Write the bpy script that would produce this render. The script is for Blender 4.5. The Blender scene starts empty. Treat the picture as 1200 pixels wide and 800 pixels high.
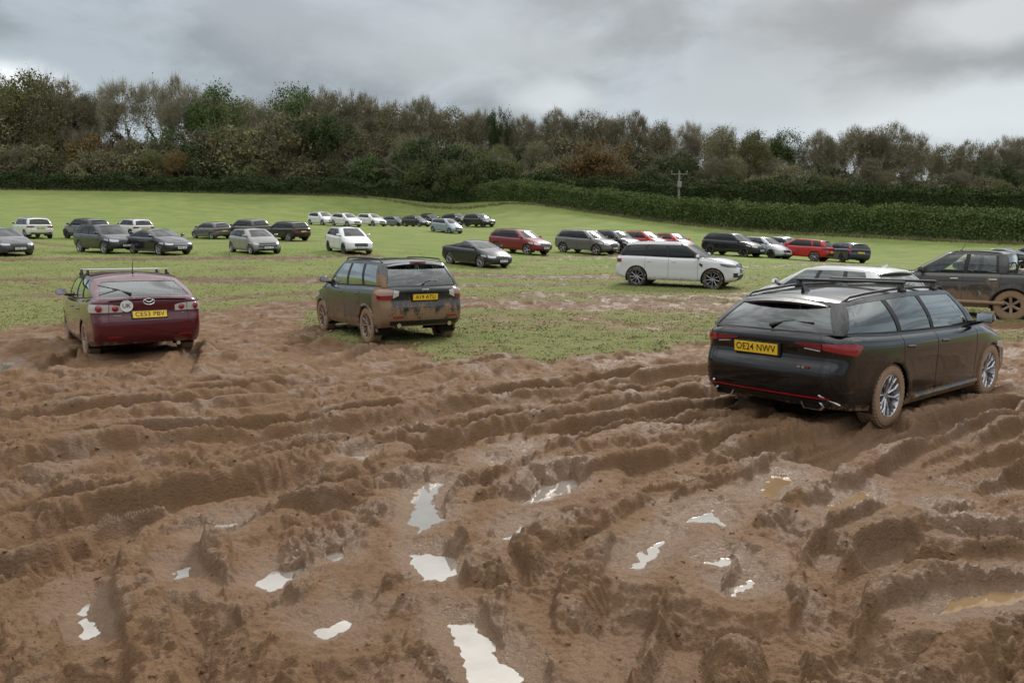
import bpy, math, random
import numpy as np
from mathutils import Vector, Matrix, Euler
sc = bpy.context.scene
COL = sc.collection
rad = math.radians
rng = np.random.default_rng(7)
random.seed(7)

# ------------------------------------------------------------------ camera
CAMH = 1.8; FPX = 870.0; PITCH = math.atan((400-292)/FPX)
cp, sp = math.cos(PITCH), math.sin(PITCH)
cam_d = bpy.data.cameras.new('camera'); cam = bpy.data.objects.new('camera', cam_d); COL.objects.link(cam)
cam_d.sensor_width = 36; cam_d.lens = 36*FPX/1200; cam_d.clip_end = 3000; cam_d.clip_start = 0.05
cam.location = (0, 0, CAMH); cam.rotation_euler = (math.pi/2-PITCH, 0, 0)
sc.camera = cam

def ray(px, py):
    u = (px-600)/FPX; v = (400-py)/FPX
    return np.array([u, cp+v*sp, -sp+v*cp])
def at_depth(px, py, Y):
    d = ray(px, py); t = Y/d[1]
    return np.array([d[0]*t, Y, CAMH+d[2]*t])
def proj(X, Y, Z):
    z = Z-CAMH; dep = Y*cp - z*sp; up = Y*sp + z*cp
    return 600+FPX*X/dep, 400-FPX*up/dep

# ------------------------------------------------------------------ render look
sc.view_settings.view_transform = 'Standard'; sc.view_settings.look = 'None'
sc.view_settings.exposure = 0.55; sc.view_settings.gamma = 1.0
sc.render.engine = 'CYCLES'
try:
    sc.cycles.max_bounces = 4; sc.cycles.transparent_max_bounces = 8
    sc.cycles.diffuse_bounces = 2; sc.cycles.glossy_bounces = 2
except Exception: pass

# ------------------------------------------------------------------ node helpers
class NT:
    def __init__(s, nt): s.nt = nt; s.n = nt.nodes; s.l = nt.links
    def new(s, t, **k):
        n = s.n.new(t)
        for a, b in k.items(): setattr(n, a, b)
        return n
    def set(s, sock, v):
        if isinstance(v, bpy.types.NodeSocket): s.l.new(v, sock)
        elif isinstance(v, (tuple, list)) and len(v) == 3 and sock.type == 'RGBA': sock.default_value = (*v, 1)
        else: sock.default_value = v
    def math(s, op, a, b=0.0, c=None, clamp=False):
        n = s.new('ShaderNodeMath', operation=op); n.use_clamp = clamp
        s.set(n.inputs[0], a); s.set(n.inputs[1], b)
        if c is not None: s.set(n.inputs[2], c)
        return n.outputs[0]
    def mr(s, v, a, b, c=0.0, d=1.0, smooth=False):
        n = s.new('ShaderNodeMapRange'); n.clamp = True
        if smooth: n.interpolation_type = 'SMOOTHSTEP'
        s.set(n.inputs[0], v)
        for i, q in enumerate((a, b, c, d)): s.set(n.inputs[i+1], q)
        return n.outputs[0]
    def mix(s, f, a, b, bt='MIX'):
        n = s.new('ShaderNodeMixRGB', blend_type=bt)
        s.set(n.inputs[0], f); s.set(n.inputs[1], a); s.set(n.inputs[2], b)
        return n.outputs[0]
    def noise(s, vec, scale, detail=4.0, rough=0.55, dist=0.0):
        n = s.new('ShaderNodeTexNoise'); s.l.new(vec, n.inputs['Vector'])
        n.inputs['Scale'].default_value = scale; n.inputs['Detail'].default_value = detail
        n.inputs['Roughness'].default_value = rough; n.inputs['Distortion'].default_value = dist
        return n.outputs[0]
    def mapping(s, vec, sc_=(1, 1, 1), loc=(0, 0, 0)):
        n = s.new('ShaderNodeMapping'); s.l.new(vec, n.inputs[0])
        n.inputs['Scale'].default_value = sc_; n.inputs['Location'].default_value = loc
        return n.outputs[0]
    def bump(s, h, strength=0.5, dist=0.02, normal=None):
        n = s.new('ShaderNodeBump'); n.inputs['Strength'].default_value = strength
        n.inputs['Distance'].default_value = dist; s.l.new(h, n.inputs['Height'])
        if normal is not None: s.l.new(normal, n.inputs['Normal'])
        return n.outputs[0]

def material(name):
    m = bpy.data.materials.new(name); m.use_nodes = True
    t = NT(m.node_tree); b = m.node_tree.nodes['Principled BSDF']
    return m, t, b
_simple = {}
def simple(name, col, rough=0.5, metal=0.0, spec=0.5, coat=0.0, emit=None, var=0.0, vs=20):
    if name in _simple: return _simple[name]
    m, t, b = material(name)
    b.inputs['Base Color'].default_value = (*col, 1)
    tc = t.new('ShaderNodeTexCoord').outputs['Object']
    nz = t.noise(tc, vs, 4)
    if var:
        c = t.mix(t.mr(nz, .3, .7), tuple(x*(1-var) for x in col), tuple(min(1, x*(1+var)) for x in col))
        t.l.new(c, b.inputs['Base Color'])
    t.l.new(t.mr(nz, .3, .7, max(0, rough-.05), min(1, rough+.07)), b.inputs['Roughness'])
    b.inputs['Metallic'].default_value = metal
    b.inputs['Specular IOR Level'].default_value = spec
    b.inputs['Coat Weight'].default_value = coat
    b.inputs['Coat Roughness'].default_value = 0.04
    _simple[name] = m
    return m

# ------------------------------------------------------------------ world (overcast)
SUN_EL = rad(38); SUN_AZ = rad(25)     # azimuth clockwise from +Y
w = bpy.data.worlds.new('World'); sc.world = w; w.use_nodes = True
t = NT(w.node_tree); bg = w.node_tree.nodes['Background']
sky = t.new('ShaderNodeTexSky'); sky.sky_type = 'NISHITA'; sky.sun_disc = False
sky.sun_elevation = SUN_EL; sky.sun_rotation = SUN_AZ; sky.air_density = 1.5; sky.dust_density = 3
gen = t.new('ShaderNodeTexCoord').outputs['Generated']
sep = t.new('ShaderNodeSeparateXYZ'); t.l.new(gen, sep.inputs[0])
z = sep.outputs[2]
zz = t.math('ADD', t.math('MAXIMUM', z, 0.0), 0.22)
cx_ = t.math('DIVIDE', sep.outputs[0], zz); cy_ = t.math('DIVIDE', sep.outputs[1], zz)
cmb = t.new('ShaderNodeCombineXYZ'); t.l.new(cx_, cmb.inputs[0]); t.l.new(cy_, cmb.inputs[1]); t.l.new(z, cmb.inputs[2])
cv = cmb.outputs[0]
n1 = t.noise(t.mapping(cv, (1.0, 1.4, 3.0), (3.1, 1.7, 0)), 1.1, 7, .52, .35)
n2 = t.noise(t.mapping(gen, (1.0, 1.0, 2.3), (7.3, 2.2, 1)), 5.5, 8, .55, .25)
cl = t.math('ADD', t.math('MULTIPLY', n1, .40), t.math('MULTIPLY', n2, .60))
base = t.new('ShaderNodeValToRGB'); t.l.new(z, base.inputs[0])
cr = base.color_ramp
cr.elements[0].position = 0.0; cr.elements[0].color = (.27, .31, .345, 1)
cr.elements[1].position = 1.0; cr.elements[1].color = (1.0, 1.0, 1.0, 1)
for p_, c_ in ((.14, (.275, .32, .36, 1)), (.22, (.25, .288, .322, 1)), (.34, (.25, .28, .31, 1)), (.46, (.62, .62, .62, 1)), (.7, (.9, .9, .9, 1))):
    e = cr.elements.new(p_); e.color = c_
modu = t.mr(cl, .42, .585, .74, 1.30, True)
col = t.mix(1.0, base.outputs[0], modu, 'MULTIPLY')
def blob(col, px, py, sx, sy, c, amt, wob=.5):
    """a patch of brighter or darker cloud round a fixed direction of the sky"""
    d = ray(px, py); d = d/np.linalg.norm(d)
    az = math.atan2(d[0], d[1]); el = math.asin(d[2])
    a = t.math('ARCTAN2', sep.outputs[0], sep.outputs[1]); e = t.math('ARCSINE', z)
    da = t.math('DIVIDE', t.math('SUBTRACT', a, az), sx/FPX); de = t.math('DIVIDE', t.math('SUBTRACT', e, el), sy/FPX)
    r = t.math('SQRT', t.math('ADD', t.math('MULTIPLY', da, da), t.math('MULTIPLY', de, de)))
    r = t.math('ADD', r, t.math('MULTIPLY', t.math('SUBTRACT', n2b, .5), wob*2.2))
    f = t.mr(r, .35, 1.25, amt, 0.0, True)
    return t.mix(f, col, c)
n2b = t.noise(t.mapping(gen, (1, 1, 1.6)), 9.0, 6, .6, .3)
col = blob(col, 470, 20, 330, 60, (.36, .385, .41), .55)
col = blob(col, 1020, 25, 190, 45, (.20, .215, .235), .55)
col = blob(col, 1180, 20, 90, 30, (.50, .53, .56), .6)
col = blob(col, 1130, 130, 170, 38, (.46, .505, .54), .85)
col = blob(col, 900, 110, 170, 40, (.30, .325, .35), .5)
col = blob(col, 645, 115, 62, 24, (.46, .495, .52), .8, .3)
col = blob(col, 560, 70, 190, 45, (.37, .40, .42), .55)
col = blob(col, 2, 100, 60, 26, (.95, .98, 1.0), .95, .6)
col = blob(col, 150, 70, 210, 50, (.27, .295, .315), .35)
colx = t.mix(1.0, col, (10, 10, 10), 'MULTIPLY')
hz = t.mr(z, -0.03, 0.0, 0.0, 1.0)
colx = t.mix(hz, (.9, .8, .7), colx)
fin = t.mix(0.95, sky.outputs[0], colx)
t.l.new(fin, bg.inputs[0]); bg.inputs[1].default_value = 0.10

sun_d = bpy.data.lights.new('sun', 'SUN'); sun_d.energy = 1.5; sun_d.angle = rad(10); sun_d.color = (1, .96, .9)
sun = bpy.data.objects.new('sun', sun_d); COL.objects.link(sun)
sd = Vector((math.sin(SUN_AZ)*math.cos(SUN_EL), math.cos(SUN_AZ)*math.cos(SUN_EL), math.sin(SUN_EL)))
sun.rotation_euler = sd.to_track_quat('Z', 'Y').to_euler(); sun.location = (0, 0, 40)

# ------------------------------------------------------------------ mesh helpers
def mesh_np(name, V, F, mats=(), mi=None, smooth=True, angle=None):
    """V (n,3) ; F list of tuples or (m,k) array"""
    me = bpy.data.meshes.new(name)
    V = np.asarray(V, dtype=np.float32)
    if isinstance(F, np.ndarray):
        m, k = F.shape
        me.vertices.add(len(V)); me.vertices.foreach_set('co', V.ravel())
        me.loops.add(m*k); me.loops.foreach_set('vertex_index', F.astype(np.int32).ravel())
        me.polygons.add(m); me.polygons.foreach_set('loop_start', np.arange(0, m*k, k, dtype=np.int32))
        try: me.polygons.foreach_set('loop_total', np.full(m, k, dtype=np.int32))
        except Exception: pass
        me.update(calc_edges=True)
    else:
        me.from_pydata(V.tolist(), [], F); me.update()
    for m_ in mats: me.materials.append(m_)
    if mi is not None: me.polygons.foreach_set('material_index', np.asarray(mi, dtype=np.int32))
    me.polygons.foreach_set('use_smooth', np.full(len(me.polygons), bool(smooth)))
    if smooth and angle: me.set_sharp_from_angle(angle=rad(angle))
    me.update()
    return me
def link(name, me, parent=None):
    o = bpy.data.objects.new(name, me); COL.objects.link(o)
    if parent is not None: o.parent = parent
    return o
def tag(o, label=None, cat=None, group=None, kind=None):
    if label: o['label'] = label
    if cat: o['category'] = cat
    if group: o['group'] = group
    if kind: o['kind'] = kind
    return o

class MB:
    """collects simple solids into one mesh"""
    def __init__(s): s.v = []; s.f = []; s.m = []
    def add(s, V, F, mi=0):
        o = len(s.v); s.v += [tuple(map(float, p)) for p in V]
        s.f += [tuple(i+o for i in f) for f in F]; s.m += [mi]*len(F)
    def box(s, c, d, mi=0, R=None, taper=1.0, bev=0.0):
        hx, hy, hz = d[0]/2, d[1]/2, d[2]/2
        if bev <= 0:
            P = [(-hx, -hy, -hz), (hx, -hy, -hz), (hx, hy, -hz), (-hx, hy, -hz)]
            T = [(-hx*taper, -hy*taper, hz), (hx*taper, -hy*taper, hz), (hx*taper, hy*taper, hz), (-hx*taper, hy*taper, hz)]
            V = P+T; F = [(3, 2, 1, 0), (4, 5, 6, 7), (0, 1, 5, 4), (1, 2, 6, 5), (2, 3, 7, 6), (3, 0, 4, 7)]
        else:
            b = bev; V = []; F = []
            def loop(x, y, zz_, b2):
                i = len(V)
                V.extend([(-x+b2, -y, zz_), (x-b2, -y, zz_), (x, -y+b2, zz_), (x, y-b2, zz_), (x-b2, y, zz_), (-x+b2, y, zz_), (-x, y-b2, zz_), (-x, -y+b2, zz_)])
                return i
            L = [loop(hx-b, hy-b, -hz, b*.5), loop(hx, hy, -hz+b, b), loop(hx*taper, hy*taper, hz-b, b), loop(hx*taper-b, hy*taper-b, hz, b*.5)]
            F.append(tuple(L[0]+7-k for k in range(8))); F.append(tuple(L[3]+k for k in range(8)))
            for a, c_ in zip(L[:-1], L[1:]):
                for k in range(8): F.append((a+k, a+(k+1) % 8, c_+(k+1) % 8, c_+k))
        if R is not None: V = [tuple(R @ Vector(p)) for p in V]
        V = [(p[0]+c[0], p[1]+c[1], p[2]+c[2]) for p in V]
        s.add(V, F, mi)
    def tube(s, pts, r, n=8, mi=0, cap=True):
        pts = [Vector(p) for p in pts]; rs = r if isinstance(r, (list, tuple)) else [r]*len(pts)
        V = []; F = []
        for i, p in enumerate(pts):
            tdir = (pts[min(i+1, len(pts)-1)]-pts[max(i-1, 0)]).normalized()
            a = tdir.cross(Vector((0, 0, 1)))
            if a.length < .05: a = tdir.cross(Vector((1, 0, 0)))
            a.normalize(); b = tdir.cross(a)
            for k in range(n):
                th = 2*math.pi*k/n; V.append(tuple(p+(a*math.cos(th)+b*math.sin(th))*rs[i]))
        for i in range(len(pts)-1):
            for k in range(n): F.append((i*n+k, i*n+(k+1) % n, (i+1)*n+(k+1) % n, (i+1)*n+k))
        if cap: F.append(tuple(range(n-1, -1, -1))); F.append(tuple((len(pts)-1)*n+k for k in range(n)))
        s.add(V, F, mi)
    def lathe(s, prof, n=32, mi=0, axis='Y', c=(0, 0, 0)):
        """profile of (radius, axial) pairs turned round the axis"""
        V = []; F = []
        for r_, a_ in prof:
            for k in range(n):
                th = 2*math.pi*k/n
                if axis == 'Y': V.append((c[0]+r_*math.cos(th), c[1]+a_, c[2]+r_*math.sin(th)))
                else: V.append((c[0]+r_*math.cos(th), c[1]+r_*math.sin(th), c[2]+a_))
        for i in range(len(prof)-1):
            for k in range(n):
                q = (i*n+k, (i+1)*n+k, (i+1)*n+(k+1) % n, i*n+(k+1) % n)
                F.append(q)
        s.add(V, F, mi)
    def build(s, name, mats, parent=None, smooth=True, angle=35):
        if not isinstance(mats, (list, tuple)): mats = [mats]
        me = mesh_np(name, s.v, s.f, mats, s.m, smooth, angle)
        return link(name, me, parent)

def smooth_interp(xs, ys):
    """cubic (monotone-ish) interpolation through control points"""
    o = np.argsort(xs); xs = np.asarray(xs, float)[o]; ys = np.asarray(ys, float)[o]
    d = np.diff(ys)/np.diff(xs); m = np.zeros(len(xs))
    m[1:-1] = np.where(d[:-1]*d[1:] > 0, 2*d[:-1]*d[1:]/(d[:-1]+d[1:]+1e-12), 0); m[0] = d[0]; m[-1] = d[-1]
    def f(x):
        x = np.clip(np.asarray(x, float), xs[0], xs[-1]); i = np.clip(np.searchsorted(xs, x)-1, 0, len(xs)-2)
        h = xs[i+1]-xs[i]; tt = (x-xs[i])/h
        return (2*tt**3-3*tt**2+1)*ys[i]+(tt**3-2*tt**2+tt)*h*m[i]+(-2*tt**3+3*tt**2)*ys[i+1]+(tt**3-tt**2)*h*m[i+1]
    return f
# ------------------------------------------------------------------ car materials
MUDC = (.29, .19, .115)
def paint(name, col, mud=(.25, .55, .6), metal=0.0, rough=.28, dust=.0, rear=None, flake=False, coat=1.0, splash=()):
    m, t, b = material(name)
    tc = t.new('ShaderNodeTexCoord').outputs['Object']
    sp_ = t.new('ShaderNodeSeparateXYZ'); t.l.new(tc, sp_.inputs[0]); x, y, z = sp_.outputs
    nb = t.noise(tc, 5.0, 6, .6); nf = t.noise(tc, 42.0, 5, .65); ns = t.noise(t.mapping(tc, (1.0, 1.0, .35)), 13.0, 5, .6, .4)
    nn = t.math('ADD', t.math('ADD', t.math('MULTIPLY', nb, .4), t.math('MULTIPLY', nf, .32)), t.math('MULTIPLY', ns, .28))
    lvl = t.mr(z, mud[0], mud[1], 1.0, 0.0)
    if rear:   # (x threshold, z solid, z none): dirt thrown up on the tail
        rx = t.mr(x, rear[0]+.35, rear[0], 0, 1, True)
        lr = t.math('MULTIPLY', rx, t.mr(z, rear[1], rear[2], 1.0, 0.0))
        lvl = t.math('MAXIMUM', lvl, lr)
        if len(rear) > 3:   # left rear corner caked
            cyv = t.math('MULTIPLY', t.mr(y, .58, .80, 0, 1, True), t.mr(x, rear[0]+.25, rear[0]-.05, 0, 1, True))
            cyv = t.math('MULTIPLY', cyv, t.mr(z, 1.25, 1.5, 1.0, 0.55))
            lvl = t.math('MAXIMUM', lvl, t.math('MULTIPLY', cyv, rear[3]))
    for (sx, sz, rx_, rz_, am) in splash:
        dx = t.math('DIVIDE', t.math('SUBTRACT', x, sx), rx_); dz = t.math('DIVIDE', t.math('SUBTRACT', z, sz), rz_)
        r = t.math('SQRT', t.math('ADD', t.math('MULTIPLY', dx, dx), t.math('MULTIPLY', dz, dz)))
        lvl = t.math('MAXIMUM', lvl, t.mr(r, .2, 1.1, am, 0))
    f = t.math('ADD', t.math('MULTIPLY', lvl, 1.05), t.math('MULTIPLY', t.math('MULTIPLY', t.math('SUBTRACT', nn, .5), 3.0), t.mr(lvl, 0.0, .3)))
    mask = t.math('MULTIPLY', t.mr(f, .42, .72, 0, 1, True), mud[2])
    film = t.math('MULTIPLY', t.mr(f, .05, .7, 0, 1), dust*.5+.01)
    mask = t.math('MAXIMUM', mask, film)
    bc = col
    mc = t.mix(nf, tuple(c*.75 for c in MUDC), tuple(c*1.3 for c in MUDC))
    c = t.mix(mask, bc, mc)
    t.l.new(c, b.inputs['Base Color'])
    b.inputs['Metallic'].default_value = metal*.6; b.inputs['Specular IOR Level'].default_value = .2
    t.l.new(t.mr(mask, 0, 1, rough, .85), b.inputs['Roughness'])
    t.l.new(t.mr(mask, 0.05, .7, coat, 0.0), b.inputs['Coat Weight'])
    b.inputs['Coat Roughness'].default_value = 0.035
    t.l.new(t.bump(t.math('MULTIPLY', mask, nf), .35, .01), b.inputs['Normal'])
    return m
def glass_see(name, tint, k):
    m, t, b = material(name)
    out = m.node_tree.nodes['Material Output']; t.n.remove(b)
    tr = t.new('ShaderNodeBsdfTransparent'); tr.inputs[0].default_value = (*tint, 1)
    gl = t.new('ShaderNodeBsdfGlossy'); gl.inputs[0].default_value = (.92, .98, .97, 1); gl.inputs['Roughness'].default_value = .02
    fr = t.new('ShaderNodeFresnel'); fr.inputs[0].default_value = 1.52
    tc = t.new('ShaderNodeTexCoord').outputs['Object']
    dirt = t.mr(t.noise(tc, 9, 5, .6), .5, .8, 0, .12)
    df = t.new('ShaderNodeBsdfDiffuse'); df.inputs[0].default_value = (.22, .18, .14, 1)
    mx = t.new('ShaderNodeMixShader'); t.l.new(t.math('MULTIPLY', fr.outputs[0], k, clamp=True), mx.inputs[0])
    t.l.new(tr.outputs[0], mx.inputs[1]); t.l.new(gl.outputs[0], mx.inputs[2])
    m2 = t.new('ShaderNodeMixShader'); t.l.new(dirt, m2.inputs[0]); t.l.new(mx.outputs[0], m2.inputs[1]); t.l.new(df.outputs[0], m2.inputs[2])
    t.l.new(m2.outputs[0], out.inputs[0])
    return m
GL_CLEAR = glass_see('clear_window_glass', (.80, .88, .86), 3.2)
GL_MID = glass_see('grey_window_glass', (.55, .60, .60), 1.7)
GL_BRIGHT = glass_see('clean_window_glass', (.95, .97, .96), 2.5)
GL_DARK = glass_see('privacy_window_glass', (.10, .12, .12), 2.8)
GL_FAR = simple('dark_window_glass', (.010, .013, .014), .06, spec=.6)
BLK = simple('black_plastic_trim', (.02, .02, .021), .5, var=.2)
GLOSSBLK = simple('gloss_black_trim', (.01, .01, .011), .12, spec=.6)
VOID = simple('black_underbody', (.012, .011, .010), .9)  # even near-black for underbody, wheel wells, hubs and exhaust bores
CHROME = simple('chrome', (.75, .76, .78), .12, metal=1)
SILVER = simple('silver_alloy', (.5, .51, .53), .25, metal=.8)
ALU = simple('aluminium_bar', (.62, .63, .65), .3, metal=.7)
REDL = simple('red_lens', (.27, .008, .014), .1, spec=.7, coat=.6)
REDD = simple('dark_red_lens', (.16, .008, .014), .1, spec=.7, coat=.6)
MUTED = simple('mud_filmed_lens', (.40, .27, .24), .3, spec=.5)
PALE = simple('clear_lens', (.62, .62, .62), .12, spec=.8, coat=.6, metal=.2)
HEADL = simple('headlamp_lens', (.55, .57, .58), .12, spec=.8, coat=.8, metal=.3)
DARKL = simple('dark_headlamp_lens', (.10, .105, .11), .1, spec=.8, coat=.8, metal=.3)
YEL = simple('yellow_plate', (.86, .56, .03), .35)
WHT = simple('white_plate', (.78, .78, .76), .35)
INK = simple('plate_ink', (.012, .012, .012), .5)
SEAT = simple('dark_seat_fabric', (.035, .036, .038), .85, var=.3)
SEATG = simple('grey_seat_fabric', (.14, .14, .145), .85, var=.3)
REDSTRIP = simple('red_reflector_strip', (.32, .01, .015), .25, spec=.6)
def muddy(name, col, amt, sc_=9, rough=.6, metal=0):
    m, t, b = material(name); tc = t.new('ShaderNodeTexCoord').outputs['Object']
    n = t.math('ADD', t.math('MULTIPLY', t.noise(tc, sc_, 6, .65), .6), t.math('MULTIPLY', t.noise(tc, sc_*5, 4, .6), .4))
    mk = t.mr(n, .62-amt*.35, .72-amt*.35, 0, 1, True)
    t.l.new(t.mix(mk, col, t.mix(n, tuple(c*.8 for c in MUDC), tuple(c*1.35 for c in MUDC))), b.inputs['Base Color'])
    t.l.new(t.mr(mk, 0, 1, rough, .85), b.inputs['Roughness'])
    t.l.new(t.mr(mk, 0, 1, metal, 0), b.inputs['Metallic'])
    t.l.new(t.bump(n, .6, .02), b.inputs['Normal'])
    return m
TYRE_M = muddy('mud_caked_tyre', (.025, .025, .025), .95)
TYRE_D = muddy('dirty_tyre', (.022, .022, .022), .35)
RIM_M = muddy('muddy_rim', (.32, .32, .33), .55, 14, .3, .7)
RIM_HALF = muddy('muddy_machined_rim', (.5, .5, .52), .22, 14, .25, .8)
RIM_S = simple('silver_rim', (.42, .43, .45), .3, metal=.7)
RIM_K = simple('black_rim', (.03, .03, .032), .3, spec=.6)
SILL_MUD = muddy('muddy_side_step', (.2, .19, .18), .75)

# ------------------------------------------------------------------ wheels
_wh = {}
def wheel_meshes(R, wd, style, tyre, rim, n=36):
    key = (R, wd, style, tyre.name, rim.name, n)
    if key in _wh: return _wh[key]
    rr = R*(.70 if style != 'chunky' else .60); h = wd/2
    mt = MB()
    mt.lathe([(rr*.97, -h*.8), (rr, -h*.92), (rr+(R-rr)*.5, -h*1.03), (R*.955, -h*.93), (R*.985, -h*.75), (R, -h*.5), (R*.993, -h*.42), (R, -h*.34), (R, h*.34), (R*.993, h*.42), (R, h*.5),
              (R*.985, h*.75), (R*.955, h*.93), (rr+(R-rr)*.5, h*1.03), (rr, h*.92), (rr*.97, h*.8)], n)
    if n > 30:   # tread blocks
        for k in range(44):
            th = 2*math.pi*k/44
            for sx in (-1, 1):
                c_ = (R*1.004*math.cos(th), sx*h*.62, R*1.004*math.sin(th))
                mt.box(c_, (.014, wd*.26, .022), R=Matrix.Rotation(-th, 3, 'Y'))
    tm = mesh_np('tyre', mt.v, mt.f, [tyre], mt.m, True, 40)
    mr_ = MB()
    # barrel + lip, outer face is +Y
    mr_.lathe([(rr*.98, h*.86), (rr*.955, h*.90), (rr*.93, h*.82), (rr*.86, h*.35), (rr*.84, -h*.8)], n)
    spk = {'five': 5, 'split': 10, 'ten': 10, 'chunky': 6, 'turbine': 9, 'seven': 7}[style]
    def spoke(a0, a1, w0, w1, r0, r1, y0, y1, mi=0):
        p0 = Vector((math.cos(a0)*r0, 0, math.sin(a0)*r0)); p1 = Vector((math.cos(a1)*r1, 0, math.sin(a1)*r1))
        d_ = (p1-p0).normalized(); q = Vector((-d_.z, 0, d_.x))
        V = [p0-q*w0+Vector((0, y0, 0)), p0+q*w0+Vector((0, y0, 0)), p1+q*w1+Vector((0, y1, 0)), p1-q*w1+Vector((0, y1, 0))]
        mid = [p0*1.0+Vector((0, y0+.012, 0)), p1+Vector((0, y1+.010, 0))]
        V += [v-Vector((0, .035, 0)) for v in V]
        V += mid
        mr_.add(V, [(0, 8, 9, 3), (8, 1, 2, 9), (1, 5, 6, 2), (4, 0, 3, 7), (7, 3, 9, 2, 6), (4, 5, 1, 8, 0)], mi)
    y0, y1 = h*.52, h*.80
    for k in range(spk if style != 'split' else 5):
        a = 2*math.pi*k/(spk if style != 'split' else 5)+.35
        if style == 'split':
            for s_ in (-1, 1):
                spoke(a+s_*.16, a+s_*.30, rr*.055, rr*.045, rr*.16, rr*.60, y0, h*.72)
                spoke(a+s_*.30, a+s_*.20, rr*.045, rr*.05, rr*.58, rr*.95, h*.72, y1)
                spoke(a+s_*.30, a+s_*.52, rr*.03, rr*.03, rr*.58, rr*.95, h*.70, y1)
        else:
            w_ = {'five': .11, 'ten': .05, 'chunky': .12, 'turbine': .05, 'seven': .075}[style]
            sk = {'turbine': .30}.get(style, 0)
            spoke(a, a+sk, rr*w_, rr*w_*(1.25 if style == 'chunky' else .8), rr*.14, rr*.95, y0, y1)
    mr_.lathe([(.001, h*.60), (rr*.13, h*.60), (rr*.20, h*.50), (rr*.21, h*.2)], 16)
    rm = mesh_np('rim', mr_.v, mr_.f, [rim], mr_.m, True, 30)
    mh = MB()
    mh.lathe([(.001, h*.05), (rr*.62, h*.05), (rr*.64, -h*.1), (.001, -h*.1)], 24)
    mh.lathe([(.001, -h*.3), (rr*.86, -h*.3)], 24)
    hm = mesh_np('wheel', mh.v, mh.f, [VOID], mh.m, True, 30)
    _wh[key] = (hm, tm, rm); return _wh[key]

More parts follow.
